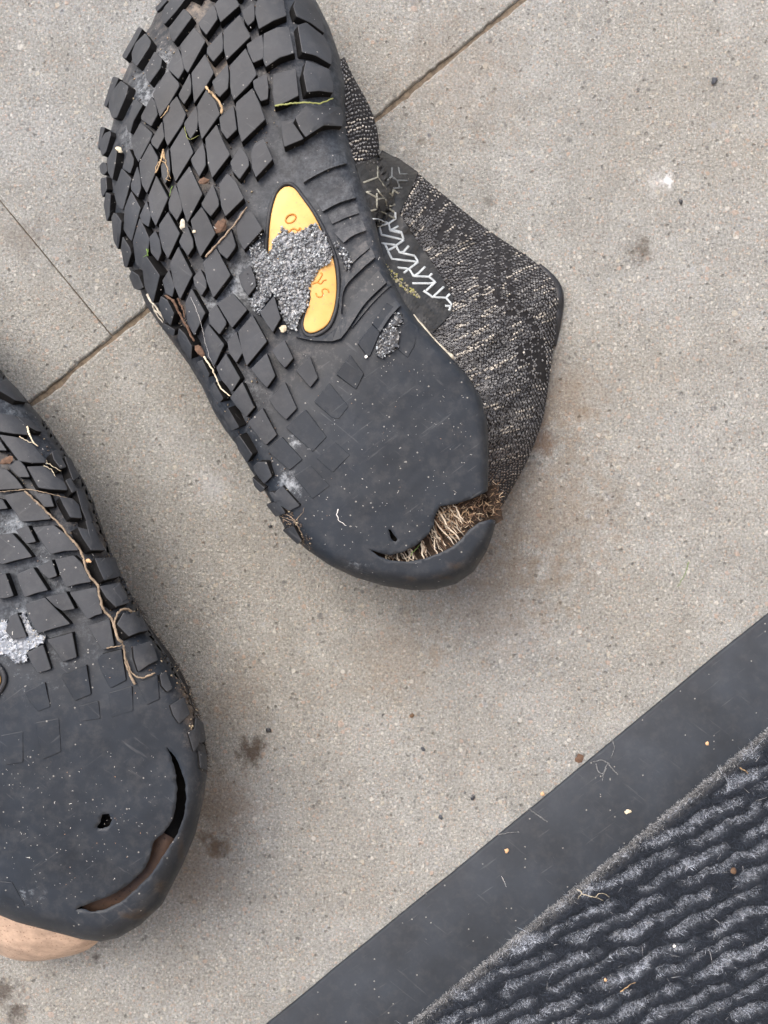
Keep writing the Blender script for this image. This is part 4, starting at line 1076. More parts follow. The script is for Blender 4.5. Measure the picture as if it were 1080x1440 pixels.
# ---- film overlay with printed chevrons
FPf = FP.reshape(-1, 3); GBf = GB.reshape(-1, 3); 
def flap_z(x, y):
    out = 0.0
    for SURF, reach in ((FPf, 1e9), (GBf, 5.0)):
        d2 = (SURF[:, 0] - x) ** 2 + (SURF[:, 1] - y) ** 2; k = np.argpartition(d2, 6)[:6]; wgt = 1 / (d2[k] + 0.5)
        if d2.min() < reach ** 2: out = max(out, float((SURF[k, 2] * wgt).sum() / wgt.sum()))
    return out
op = resample_closed(OVER, 6); pts = [Vector(p[:2]) for p in op]; n0 = len(pts)
gx, gy = np.meshgrid(np.arange(495, 645, 4.0), np.arange(210, 475, 4.0)); gx, gy = gx.ravel(), gy.ravel(); m_ = inside(OVER, gx, gy)
pts += [Vector((a_, b_)) for a_, b_ in zip(gx[m_], gy[m_])]
vo, eo, fo, *_ = delaunay_2d_cdt(pts, [(i, (i + 1) % n0) for i in range(n0)], [], 0, 1e-4)
vo = np.array([(a_.x, a_.y) for a_ in vo]); fo = np.array(fo); cc = vo[fo].mean(1); fo = fo[inside(OVER, cc[:, 0], cc[:, 1])]
tops = [at(x, y, flap_z(x, y) + 0.0012) for x, y in vo]; bots = [at(x, y, flap_z(x, y) - 0.0006) for x, y in vo]
nn_ = len(tops); F = [tuple(f) for f in fo] + [tuple(f[::-1] + nn_) for f in fo] + [(i, (i + 1) % n0, nn_ + (i + 1) % n0, nn_ + i) for i in range(n0)]
over = mesh_obj('side_overlay', tops + bots, F, M['film'], shoe1, smooth=False)
over['label'] = 'smooth dark film overlay printed with pale chevron lines'
def oline(pts, mat, w_=0.00050, off=None):
    P = catmull(pts, max(6, 4 * len(pts))) if len(pts) > 2 else np.array([np.array(pts[0]) + (np.array(pts[1]) - np.array(pts[0])) * f for f in np.linspace(0, 1, 6)])
    P = np.array([np.array(pts[0], float)] + [q for q in P[1:-1]] + [np.array(pts[-1], float)])
    v, f = tube([at(x, y, flap_z(x, y) + 0.00135) for x, y in P], w_, 6, 0.45)
    return mesh_obj('printed_line', v, f, mat, over, smooth=True)
def poly_lines(pts, mat, w_=0.00050):
    # straight strokes joined at corners
    P = []
    for a_, b_ in zip(pts[:-1], pts[1:]):
        for f in np.linspace(0, 1, 6)[:-1]: P.append(np.array(a_, float) + (np.array(b_, float) - np.array(a_, float)) * f)
    P.append(np.array(pts[-1], float))
    v, f = tube([at(x, y, flap_z(x, y) + 0.00135) for x, y in P], w_, 6, 0.45)
    return mesh_obj('printed_line', v, f, mat, over, smooth=True)
za = lambda P: zz(440, 180, 5.4, P)
zb_ = lambda P: zz(440, 320, 5.4, P)
for P in ([(385, 415), (490, 375), (490, 290)], [(490, 375), (545, 450), (600, 520)], [(405, 490), (485, 465), (540, 535)], [(415, 490), (500, 540), (545, 530)], [(485, 470), (485, 610)], [(440, 630), (490, 615), (625, 690)],
          [(550, 540), (560, 600), (620, 640)], [(560, 600), (625, 580)], [(600, 520), (610, 470), (650, 500)]): poly_lines(za(P), M['smudge_line'])
for P in ([(625, 640), (628, 690), (575, 725), (585, 780), (650, 745)], [(455, 690), (495, 690), (575, 725)], [(465, 725), (500, 745), (575, 725)], [(497, 690), (515, 800)], [(585, 780), (670, 800)]): poly_lines(za(P), M['line'])
for P in ([(600, 300), (600, 370), (560, 400)], [(600, 370), (640, 400), (720, 400)], [(650, 300), (660, 350), (720, 350)], [(660, 460), (640, 400)], [(610, 460), (680, 455)]): poly_lines(za(P), M['faded_line'])
for P in ([(505, 0), (520, 55), (690, 95), (670, 35), (585, 15)], [(520, 120), (635, 135), (690, 95)], [(545, 125), (570, 175), (635, 140)], [(570, 180), (600, 240), (800, 262), (770, 215), (655, 190), (632, 140)], [(655, 190), (690, 185), (728, 140)],
          [(645, 305), (730, 315), (800, 262)], [(690, 345), (730, 315), (765, 370), (880, 375), (930, 415), (860, 480)], [(765, 370), (800, 350), (853, 298)], [(755, 425), (895, 425), (930, 415)], [(880, 375), (905, 350)],
          [(840, 480), (910, 530), (1010, 535), (1050, 580), (1035, 630)], [(910, 530), (995, 450)], [(1010, 535), (1040, 505)], [(1005, 595), (1050, 600)]): poly_lines(zb_(P), M['line'], 0.00058)
# dried yellowish smear along the bond line
grains_poly = zb_([(540, 255), (580, 310), (640, 350), (720, 440), (820, 520), (800, 545), (700, 480), (620, 400), (580, 375)])
rr = np.random.default_rng(21); Vs, Ts, Cs = [], [], []; k0 = 0; c_ = 0; GP = np.array(grains_poly)
while c_ < 90:
    x, y = rr.uniform(GP[:, 0].min(), GP[:, 0].max()), rr.uniform(GP[:, 1].min(), GP[:, 1].max())
    if not inside(GP, np.array([x]), np.array([y]))[0]: continue
    c_ += 1; p = np.array(at(x, y, flap_z(x, y) + 0.0014)); sz = 0.0011 * rr.uniform(.4, 1)
    ang = rr.uniform(0, 6.28); q = [p + sz * np.array([math.cos(ang + j), math.sin(ang + j), 0.1 * rr.normal()]) * rr.uniform(.4, 1) for j in (0, 1.6, 3.1, 4.7)] + [p + [0, 0, .0004]]
    Vs.append(np.array(q)); Ts += [(k0 + j, k0 + (j + 1) % 4, k0 + 4) for j in range(4)]; k0 += 5
    Cs.append(np.tile(np.r_[np.array([(0.26, 0.25, 0.08), (0.30, 0.28, 0.2), (0.16, 0.15, 0.11)][rr.integers(3)]), 1], (5, 1)))
tag(big_mesh('dried_smear', np.concatenate(Vs), np.array(Ts), M['fleck'], shoe1, np.concatenate(Cs)), kind='stuff')

# ---- dark binding on the collar end of the flap
iu = [i for i in range(NU) if (outr[i][0] > 756 and 366 < outr[i][1] < 490)]
bp_ = [at(outr[i][0] - 1, outr[i][1], FP[i, NV, 2] - 0.001) for i in iu]
v, f = tube(bp_, [0.0016 + 0.0016 * math.sin(math.pi * k / (len(bp_) - 1)) for k in range(len(bp_))], 8)
mesh_obj('collar_binding', v, f, M['rim'], shoe1, smooth=True)
# ---- worn cream foxing where rubber has let go of the cloth
wl = catmull([(576, 447), (590, 463), (606, 482), (622, 497), (634, 508)], 16)
v, f = tube([at(x + 4, y - 3, S1.z(x - 12, y) - 0.0055) for x, y in wl], [0.0010 + 0.0006 * nz(k * .9, 0, 8) for k in range(16)], 6, 0.6)
mesh_obj('bond_line', v, f, M['husk'], shoe1, smooth=True)['label'] = 'pale cracked glue line between rubber and knit'

# ---- torn heel: brown lining, threads and fibres seen through the gap
TU = catmull([(524, 776), (532, 777), (548, 781), (566, 777), (585, 767), (602, 752), (610, 740), (611, 727), (619, 712), (640, 709), (662, 702), (684, 694), (700, 690)], 44)
TL = catmull([(524, 777), (532, 782), (548, 788), (572, 790), (596, 786), (618, 778), (630, 773), (640, 766), (648, 759), (660, 745), (674, 735), (690, 731), (706, 722)], 44)
V, F = [], []; ncol = 9
for i in range(44):
    d_ = TL[i] - TU[i]; d_ = d_ / (np.linalg.norm(d_) + 1e-6)
    a_ = TU[i] - d_ * 9; b_ = TL[i] + d_ * 9
    for k in range(ncol):
        q = a_ + (b_ - a_) * k / (ncol - 1); dep = 0.0040 + 0.0030 * math.sin(math.pi * k / (ncol - 1)) + 0.0012 * nz(q[0] * .1, q[1] * .1, 2)
        V.append(at(q[0], q[1], S1.z(min(q[0], 684), q[1]) * 1.0 - dep - 0.012 * max(0, (q[0] - 655) / 50) ** 1.0 * 0.6))
for i in range(43):
    for k in range(ncol - 1): F.append((i * ncol + k, i * ncol + k + 1, (i + 1) * ncol + k + 1, (i + 1) * ncol + k))
M['torn'] = mat_plain('torn_lining', (0.034, 0.023, 0.016), 0.95, 0.8, 350, 0.0008)
torn = mesh_obj('torn_lining', V, F, M['torn'], shoe1, smooth=True)
torn['label'] = 'brown torn lining with pale threads inside the heel gap'
def strand(p0, p1, sag, r0, mat, parent, name, col, wav=0.0006, seed=0):
    rr = random.Random(seed); P = []
    for k in range(9):
        f = k / 8; q = p0.lerp(p1, f)
        q = q + Vector((rr.uniform(-1, 1), rr.uniform(-1, 1), 0)) * wav * math.sin(math.pi * f); q.z -= sag * math.sin(math.pi * f); P.append(q)
    v, f = tube(P, [r0 * (0.7 + 0.5 * math.sin(math.pi * k / 8)) for k in range(9)], 5)
    t = np.ones((len(v), 4)); t[:, :3] = col
    return mesh_obj(name, v, f, mat, parent, smooth=True, tint=t)
CLU = [0.13, 0.2, 0.27, 0.36, 0.43, 0.5, 0.56, 0.6, 0.66, 0.70]
for j in range(64):
    f = random.choice(CLU) + random.gauss(0, 0.013); i = f * 43
    a_ = TU[int(i)]; i2 = min(43, max(0, int(i + random.uniform(0.5, 5.0)))); b_ = TL[i2]
    cut = random.choice([1, 1, 1, .8, .65])
    p0 = at(a_[0] - 1, a_[1] - 2, S1.z(a_[0], a_[1]) - 0.0032); p1 = at(b_[0], b_[1] + 2, S1.z(b_[0], b_[1]) - 0.0036)
    p1 = p0.lerp(p1, cut)
    pale = random.random()
    strand(p0, p1, random.uniform(0.0002, 0.0028), random.uniform(0.00010, 0.00036), M['thread'], torn, 'torn_thread', np.array([0.47, 0.40, 0.31]) * random.uniform(0.35, 1.35) if pale < .68 else np.array([0.10, 0.06, 0.035]), 0.0008, j)
# loose fuzz: brown fibres over the lining and the heel corner of the knit
rr = np.random.default_rng(31); Vs, Ts, Cs = [], [], []; k0 = 0
FZ = np.array([(612, 735), (618, 714), (640, 709), (665, 702), (688, 690), (690, 672), (697, 676), (704, 696), (700, 718), (690, 730), (670, 736), (650, 750), (630, 765)], float)
c_ = 0
while c_ < 330:
    x, y = rr.uniform(605, 722), rr.uniform(620, 790)
    if not inside(FZ, np.array([x]), np.array([y]))[0]: continue
    c_ += 1
    z = S1.z(min(x, 684), y) - 0.0055 - 0.009 * max(0, (x - 660) / 50) + rr.uniform(-.001, .0025)
    p = np.array(at(x, y, z)); ang = rr.normal(-0.6, 0.9); L = rr.uniform(0.001, 0.0040)
    t = np.array([math.cos(ang), -math.sin(ang), rr.normal(0, .35)]) * L; s = np.array([-t[1], t[0], 0]); s = s / (np.linalg.norm(s) + 1e-9) * 0.00016
    bend = s * rr.normal(0, 4)
    Vs.append(np.array([p - s, p + s, p + t * .5 + bend + s, p + t * .5 + bend - s, p + t])); Ts += [(k0, k0 + 1, k0 + 2), (k0, k0 + 2, k0 + 3), (k0 + 3, k0 + 2, k0 + 4)]; k0 += 5
    Cs.append(np.tile(np.r_[np.array([(0.13, 0.08, 0.05), (0.26, 0.18, 0.11), (0.05, 0.032, 0.022), (0.38, 0.30, 0.21)][rr.choice(4, p=[.35, .25, .3, .1])]), 1], (5, 1)))
tag(big_mesh('lining_fuzz', np.concatenate(Vs), np.array(Ts), M['thread'], torn, np.concatenate(Cs)), kind='stuff')
# inside seen through the small hole
def inner_plate(S, cx, cy, r_, depth, mat, parent, name):
    V = [S.p(cx + r_ * math.cos(a), cy + r_ * math.sin(a), -depth - 0.001 * math.cos(a * 3)) for a in np.linspace(0, 2 * math.pi, 17)[:-1]] + [S.p(cx, cy, -depth)]
    return mesh_obj(name, V, [(i, (i + 1) % 16, 16) for i in range(16)], mat, parent)
inner_plate(S1, 553, 753, 22, 0.006, M['black'], shoe1, 'insole')

# ------------------------------------------------------------------ second shoe, at the left edge
def crown2(X, Y):
    s = np.interp(Y, [380, 520, 700, 900, 1150, 1330], [0.058, 0.067, 0.073, 0.075, 0.073, 0.069])
    c = np.interp(Y, [380, 700, 1000, 1300], [-130, -30, 60, 105])
    return s - ((X - c) / 300.0) ** 2 * 0.006
def wear2(X, Y): return 1 - sstep(850, 1010, Y + 0.05 * X)
OUT2 = [(p[0], p[1], p[2], p[3], 1) for p in (
    (-15, 497, 60, .022), (0, 519, 62, .022), (12, 534, 64, .022), (25, 547, 66, .023), (46, 573, 68, .023), (66, 597, 68, .023), (87, 627, 68, .023), (102, 651, 66, .023), (118, 676, 64, .022), (131, 703, 62, .022), (141, 733, 60, .021),
    (149, 755, 58, .021), (159, 782, 56, .020), (172, 810, 54, .019), (185, 836, 52, .018), (200, 868, 48, .017), (222, 903, 44, .016), (243, 934, 42, .015), (260, 966, 40, .015), (275, 1005, 36, .014), (286, 1036, 34, .013),
    (290, 1062, 32, .013), (291, 1090, 30, .013), (286, 1125, 30, .014), (275, 1172, 30, .015), (257, 1216, 30, .015), (228, 1272, 30, .015), (197, 1301, 28, .014), (166, 1319, 26, .013), (141, 1324, 25, .012), (115, 1321, 24, .011),
    (62, 1307, 24, .010), (24, 1297, 26, .010), (-8, 1284, 30, .012), (-42, 1262, 34, .013), (-75, 1220, 36, .014), (-92, 1160, 36, .014), (-95, 1100, 36, .014), (-88, 1040, 36, .014), (-90, 980, 34, .014), (-110, 900, 36, .014),
    (-142, 820, 44, .016), (-190, 740, 56, .020), (-230, 650, 62, .022), (-250, 560, 64, .023), (-248, 480, 64, .023), (-225, 420, 62, .023), (-180, 385, 60, .022), (-130, 380, 58, .022), (-80, 412, 58, .022), (-40, 456, 58, .022))]
S2 = Sole(OUT2, crown2, wear2, 0.0043)
shoe2 = thing('shoe', 'worn shoe lying sole up at left, smooth heel with a small hole and curved split', 'shoe', at(60, 1000, 0), 'worn pair of shoes')
def tint2(X, Y):
    t = np.zeros((len(X), 4))
    brown = 0.5 * blob(X, Y, 95, 725, 40, 70) + 0.8 * blob(X, Y, 20, 650, 30, 20) + .85 * blob(X, Y, 275, 1010, 22, 60) + 0.6 * blob(X, Y, 150, 790, 24, 70) + .7 * blob(X, Y, 262, 970, 18, 40) + 0.7 * blob(X, Y, 285, 1120, 12, 40) + .8 * blob(X, Y, 190, 1285, 30, 12) + .8 * blob(X, Y, 230, 1250, 16, 16)
    chalk = 0.95 * blob(X, Y, 20, 900, 42, 26) + .9 * blob(X, Y, 35, 870, 14, 18) + .7 * blob(X, Y, 20, 745, 30, 30) + 0.35 * blob(X, Y, 45, 960, 60, 50) + .55 * blob(X, Y, 35, 1258, 34, 16) + .4 * blob(X, Y, 70, 800, 30, 60) + .5 * blob(X, Y, 15, 580, 12, 20)
    brown = np.clip(brown, 0, 1); chalk = np.clip(chalk, 0, 1)
    dust = 0.62 * wear2(X, Y)
    t[:, :3] = np.array([[0.055, 0.063, 0.075]])
    t[:, :3] += (np.array([[0.12, 0.095, 0.075]]) - t[:, :3]) * brown[:, None]
    t[:, :3] += (np.array([[0.30, 0.34, 0.38]]) - t[:, :3]) * chalk[:, None]
    scuff = np.clip(blob(X, Y, 225, 1246, 12, 12) + blob(X, Y, 182, 1288, 18, 7) + blob(X, Y, 255, 1200, 8, 30) + blob(X, Y, 205, 1285, 26, 6), 0, 1)
    t[:, :3] += (np.array([[0.030, 0.021, 0.015]]) - t[:, :3]) * scuff[:, None]
    t[:, 3] = np.maximum(np.maximum(np.maximum(brown * .9, chalk * 0.8), dust), scuff); return t
SPLIT = zz(0, 940, 3.27, [(765, 358), (805, 405), (835, 465), (852, 530), (857, 590), (847, 680), (812, 768), (737, 882), (700, 942), (640, 1002), (560, 1072), (480, 1110), (425, 1120), (375, 1104), (345, 1110), (385, 1090), (430, 1074), (520, 1040), (600, 985), (668, 920),
                           (692, 860), (705, 800), (760, 748), (792, 700), (808, 640), (815, 560), (808, 480), (788, 410)])
HOLE2 = zz(0, 940, 3.27, [(470, 672), (500, 665), (516, 698), (505, 725), (472, 737), (445, 735), (462, 705)])
sole2 = build_sole(S2, [SPLIT, HOLE2], M['sole'], shoe2, tint2, 0.003)
LUGS2 = []
LUGS2 += zoomed(0, 620, 6.75, [
    [(-10, -60), (150, -35), (275, 0), (420, 160), (430, 205), (300, 205), (180, 185), (100, 80)],
    [(60, 205), (180, 185), (230, 240), (280, 340), (180, 340), (110, 270)],
    [(260, 245), (420, 240), (520, 330), (620, 400), (640, 465), (480, 455), (370, 440)],
    [(-60, 255), (60, 272), (150, 360), (220, 450), (100, 455), (-50, 465)],
    [(30, 520), (230, 480), (420, 640), (480, 740), (330, 755), (210, 765), (120, 640)],
    [(330, 510), (470, 500), (510, 620), (420, 625)],
    [(560, 540), (680, 560), (740, 620), (770, 740), (660, 730), (600, 620)],
    [(480, 125), (530, 100), (612, 260), (560, 275), (500, 190)], [(612, 390), (660, 370), (718, 480), (672, 505)], [(752, 640), (800, 630), (858, 770), (820, 805)],
    [(-80, 530), (20, 560), (70, 640), (-60, 655)], [(-60, 10), (0, 0), (60, 90), (-40, 85)],
    [(-60, -230), (0, -262), (130, -242), (240, -160), (262, -60), (130, -75), (0, -95)],
    [(0, -560), (70, -582), (160, -500), (250, -370), (150, -390), (0, -480)],
    [(155, -240), (285, -200), (400, -90), (345, -100), (240, -160)]])
LUGS2 += zoomed(0, 730, 5.4, [
    [(120, 85), (210, 50), (270, 170), (200, 185)],
    [(250, 65), (410, 50), (500, 120), (600, 215), (590, 235), (480, 240), (385, 265), (330, 190)],
    [(-60, 125), (90, 110), (180, 210), (240, 285), (120, 310), (20, 340), (-30, 320)],
    [(290, 360), (390, 310), (430, 430), (370, 450), (310, 400)],
    [(420, 310), (560, 280), (620, 340), (690, 475), (590, 490), (505, 515), (460, 420)],
    [(130, 420), (250, 370), (360, 540), (270, 560), (190, 590), (150, 500)],
    [(-40, 455), (40, 415), (100, 580), (50, 595), (-30, 605)],
    [(350, 595), (500, 555), (565, 680), (475, 695), (420, 660)],
    [(530, 560), (730, 520), (775, 715), (720, 730), (665, 760), (600, 660)],
    [(190, 650), (340, 600), (530, 795), (400, 830), (292, 865), (230, 760)],
    [(580, 70), (700, 100), (790, 240), (680, 240), (620, 150)], [(710, 310), (860, 300), (900, 440), (780, 470), (740, 380)], [(750, 520), (900, 490), (970, 640), (870, 670), (800, 600)]])
LUGS2 += zoomed(0, 860, 5.4, [
    [(45, 150), (75, 40), (130, 15), (200, 190), (100, 210)],
    [(205, 315), (325, 255), (385, 435), (290, 465), (245, 400)],
    [(360, 215), (545, 165), (580, 345), (480, 380), (420, 290)],
    [(470, 490), (655, 410), (690, 625), (570, 675), (510, 570)],
    [(195, 615), (340, 540), (380, 720), (290, 755), (230, 680)],
    [(670, 110), (830, 60), (865, 260), (780, 290), (720, 200)],
    [(740, 370), (770, 330), (920, 290), (955, 520), (840, 580), (780, 470)],
    [(600, 720), (745, 680), (760, 810), (620, 830)], [(830, 620), (1000, 570), (1010, 750), (850, 800)]])
LUGS2 += zoomed(120, 820, 5.54, [
    [(240, 330), (290, 240), (430, 280), (480, 375), (400, 390), (330, 420)],
    [(370, 500), (510, 455), (560, 600), (480, 640), (410, 690), (380, 590)],
    [(410, 780), (560, 720), (575, 900), (480, 945)],
    [(575, 720), (620, 695), (668, 820), (630, 848), (590, 800)],
    [(655, 955), (760, 890), (803, 1020), (722, 1092), (680, 1030)],
    [(790, 1170), (850, 1130), (872, 1250), (832, 1312)]])
LUGS2 += [[(88, 644), (97, 648), (108, 672), (100, 678)], [(104, 688), (114, 692), (123, 716), (114, 722)], [(118, 734), (128, 738), (137, 762), (127, 768)], [(146, 786), (157, 806), (150, 814), (138, 794)], [(166, 822), (177, 842), (170, 848), (157, 830)],
          [(186, 862), (196, 880), (188, 886), (177, 868)], [(272, 1010), (282, 1018), (286, 1042), (278, 1046), (270, 1030)], [(276, 1056), (287, 1060), (288, 1082), (279, 1080)]]
LUGS2 += zoomed(0, 940, 3.27, [[(165, 250), (270, 232), (280, 380), (200, 415)], [(5, 310), (105, 290), (105, 430), (30, 440)], [(-40, 975), (55, 985), (115, 1090), (-60, 1095)]])
for p in LUGS2:
    c = np.mean(np.array(p), 0)
    if edge_dist(S2, p) < 36 and 600 < c[1] < 1075 and c[0] > 60: lug(S2, p, sole2, M['lug'], hmin=0.0036, lift=0.0014, extra=0.001)
    else: lug(S2, p, sole2, M['lug'], hmin=0.00028)
# the tread beyond the left edge of the picture
for r_ in range(9):
    for k in range(7):
        cx = -228 + k * 34 + (r_ % 2) * 16 + max(0, r_ - 5) * 8; cy = 420 + r_ * 44 + k * 6
        P = np.array([(cx - 13, cy - 8), (cx + 2, cy - 17), (cx + 13, cy + 9), (cx - 3, cy + 17)])
        if cx > -22 or not inside(S2.full, P[:, 0], P[:, 1]).all(): continue
        lug(S2, P.tolist(), sole2, M['lug'])
EM2 = [(-75, 872), (-48, 892), (-18, 930), (-3, 945), (1, 958), (-6, 972), (-28, 1002), (-34, 1050), (-50, 1082), (-70, 1070), (-82, 1010), (-84, 930)]
emb2 = plate(S2, EM2, shoe2, M['emblem'], 0.0009, 0.0015, 'emblem')
ep = catmull(EM2 + [EM2[0]], 90); ec = ep.mean(0); lp = [q + (q - ec) / np.linalg.norm(q - ec) * 6.0 for q in ep]
v, f = tube([S2.base(q[0], q[1], 0.0009) for q in lp], 0.0011, 8, 0.9); mesh_obj('emblem_lip', v, f, M['rim'], shoe2, smooth=True)
CRB = zz(0, 860, 5.4, [(-60, 60), (60, 60), (100, 210), (150, 20), (190, 0), (240, 110), (300, 165), (350, 180), (340, 240), (210, 310), (215, 380), (130, 400), (110, 390), (60, 340), (-60, 330)])
mound(S2, CRB, 'crumbled_foam', shoe2, (0.20, 0.22, 0.25))
grains(S2, [CRB], [330], 'foam_grains', shoe2, 0.0007, [(0.3, 0.34, 0.38), (0.45, 0.5, 0.55), (0.2, 0.22, 0.25), (0.5, 0.48, 0.42)], 8, -0.0002, 0.0002)
grains(S2, [[(0, 600), (60, 600), (150, 760), (220, 900), (270, 1000), (250, 1010), (150, 860), (60, 720), (0, 700)], [(245, 930), (270, 960), (285, 1030), (268, 1030), (250, 980)]], [420, 90], 'groove_dirt', shoe2, 0.00075, EARTH, 34, 0.0, 0.0006, heap=False)
flecks(S2, 210, zz(0, 940, 3.27, [(-40, 300), (300, 420), (700, 330), (800, 480), (790, 640), (680, 790), (560, 980), (400, 1080), (150, 1120), (-60, 1000)]), 9, shoe2)
flecks(S2, 90, [(0, 640), (60, 620), (130, 720), (200, 880), (230, 980), (0, 1000)], 10, shoe2)
# brown insole behind the split; black shade sheets behind its upper part and the hole
pts = catmull(zz(0, 940, 3.27, [(765, 358), (830, 520), (830, 640), (770, 770), (700, 870), (600, 990), (500, 1070), (380, 1104)]), 30)
V, F = [], []
for i, q in enumerate(pts):
    t_ = pts[min(i + 1, 29)] - pts[max(i - 1, 0)]; t_ /= np.linalg.norm(t_); n_ = np.array([-t_[1], t_[0]])
    deep = 0.0055 + 0.006 * sstep(15, 8, i)
    for k in range(5):
        r_ = q + n_ * (k - 2) * 9; V.append(S2.p(r_[0], r_[1], -deep + 0.0007 * math.sin(k * 1.3 + i * 0.4)))
for i in range(29):
    for k in range(4): F.append((i * 5 + k, i * 5 + k + 1, i * 5 + 6 + k, i * 5 + 5 + k))
mesh_obj('insole', V, [f for f in F if min(f) >= 65], M['brown_lining'], shoe2, smooth=True)['label'] = 'brown perforated insole seen through the curved split'
mesh_obj('inner_shade', [v + Vector((0, 0, -0.002)) for v in V[:80]], [f for f in F if max(f) < 80], M['black'], shoe2, smooth=True)  # black sheet paints the deep shade in the upper half of the split
inner_plate(S2, 147, 1153, 24, 0.007, M['black'], shoe2, 'inner_shade')
# upper under the second sole
full2 = resample_closed(np.array([(p[0], p[1]) for p in OUT2]), 8.0); cen2 = full2.mean(0)
rows = []
for q in full2:
    dv = cen2 - q; dv /= np.linalg.norm(dv); z0 = S2.z(q[0] + dv[0] * 5, q[1] + dv[1] * 5) - 0.006
    bul = 14 * math.exp(-((q[1] - 935) / 75) ** 2) if q[0] > 80 else 0
    pr = [(q + dv * 6, z0), (q + dv * (6 - bul), z0 * 0.78), (q + dv * (9 - bul), z0 * 0.55), (q + dv * 18, z0 * 0.22), (q + dv * 34, 0.003)]
    rows.append([at(p[0], p[1], z) for p, z in pr])
V = [p for r in rows for p in r]; n = len(rows); F = []
for i in range(n):
    for k in range(4): F.append((i * 5 + k, ((i + 1) % n) * 5 + k, ((i + 1) % n) * 5 + k + 1, i * 5 + k + 1))
F.append(tuple(i * 5 + 4 for i in range(n)))
knit2 = mesh_obj('knit_upper', V, F, M['knit_base'], shoe2, smooth=True)
rr = np.random.default_rng(41); Vs, Ts, Cs = [], [], []; k0 = 0
for j in range(900):
    y = rr.uniform(840, 1085); x = np.interp(y, [836, 868, 903, 934, 966, 1005, 1036, 1062, 1090], [186, 201, 223, 244, 261, 276, 286, 290, 291]) + rr.uniform(-3, 9) * math.exp(-((y - 935) / 75) ** 2)
    z = 0.036 + rr.uniform(0, 0.010)
    p = np.array(at(x, y, z)); ang = rr.normal(-1.0, 0.7); L = rr.uniform(0.0006, 0.0022) * (2.2 if rr.random() < .04 else 1)
    t = np.array([math.cos(ang), math.sin(ang), rr.normal(0, .35)]) * L; s = np.array([-t[1], t[0], 0]); s = s / (np.linalg.norm(s) + 1e-9) * 0.00016
    Vs.append(np.array([p - s, p + s, p + t + s * rr.normal(0, 3)])); Ts.append((k0, k0 + 1, k0 + 2)); k0 += 3
    Cs.append(np.tile(np.r_[np.array([(0.03, 0.028, 0.027), (0.09, 0.085, 0.08), (0.16, 0.13, 0.10), (0.30, 0.27, 0.23)][rr.choice(4, p=[.4, .3, .2, .1])]), 1], (3, 1)))
tag(big_mesh('knit_fuzz', np.concatenate(Vs), np.array(Ts), M['thread'], knit2, np.concatenate(Cs)), kind='stuff')
# tan heel lining that bulges out below the sole
hl_ = catmull([(-60, 1285), (-30, 1322), (8, 1346), (45, 1352), (85, 1347), (118, 1338), (140, 1322), (150, 1300)], 34)
hi_ = catmull([(-40, 1240), (-10, 1262), (25, 1275), (55, 1282), (85, 1290), (110, 1294), (130, 1294), (142, 1286)], 34)
V, F = [], []; prof = [(0.0, 0.054), (0.25, 0.053), (0.5, 0.050), (0.72, 0.045), (0.88, 0.038), (0.97, 0.030), (1.0, 0.022), (0.96, 0.012), (0.8, 0.004)]
for i in range(34):
    for fv, z in prof:
        q = hi_[i] + (hl_[i] - hi_[i]) * fv; V.append(at(q[0], q[1], z + 0.001 * nz(q[0] * .03, q[1] * .03, 1)))
m9 = len(prof)
for i in range(33):
    for k in range(m9 - 1): F.append((i * m9 + k, i * m9 + k + 1, (i + 1) * m9 + k + 1, (i + 1) * m9 + k))
mesh_obj('heel_lining', V, F, M['tan_lining'], shoe2, smooth=True)['label'] = 'tan pored lining bulging out under the heel'

# ------------------------------------------------------------------ small things lying about
def lie(name, label, cat, pts, mat, r0, surf, group=None, taper=0.4, lift=0.0, flat=0.8, fork=()):
    """a stem, straw or blade: a tapering tube resting on a surface; fork adds side shoots of the same plant"""
    def z_at(x, y): return surf(x, y)
    def tb(pts, r):
        P = catmull(pts, max(8, 6 * len(pts))); n = len(P)
        P = P + np.array([(nz(a * .23, b * .23, 2) * 1.5, nz(a * .23, b * .23, 7) * 1.5) for a, b in P[:, :2]])
        P3 = [at(x, y, z_at(x, y) + lift + r * 0.8 + 0.0002) for x, y in P[:, :2]]
        # a stiff stem bridges the gaps between lugs
        zs = np.array([p.z for p in P3])
        for _ in range(3): zs[1:-1] = np.maximum(zs[1:-1], (zs[:-2] + zs[2:]) / 2)
        P3 = [Vector((p.x, p.y, z)) for p, z in zip(P3, zs)]
        rad = [r * (1 - (1 - taper) * k / (n - 1)) * (1 + 0.7 * nz(k * .9, r * 1e4, 1)) for k in range(n)]
        return tube(P3, rad, 6, flat)
    V, F = tb(pts, r0 * 0.45)
    for fp, fr in fork:
        v2, f2 = tb(fp, fr * 0.45); k = len(V); V = V + v2; F = F + [tuple(i + k for i in f) for f in f2]
    o = mesh_obj(name, V, F, mat, None, smooth=True, centre=True)
    return tag(o, label, cat, group)
s1 = lambda x, y: S1.z(x, y); s2 = lambda x, y: S2.z(x, y)
g0 = lambda x, y: 0.0
s1b = lambda x, y: S1.z(x, y) - float(np.atleast_1d(S1.h(x, y))[0]) * 0.5
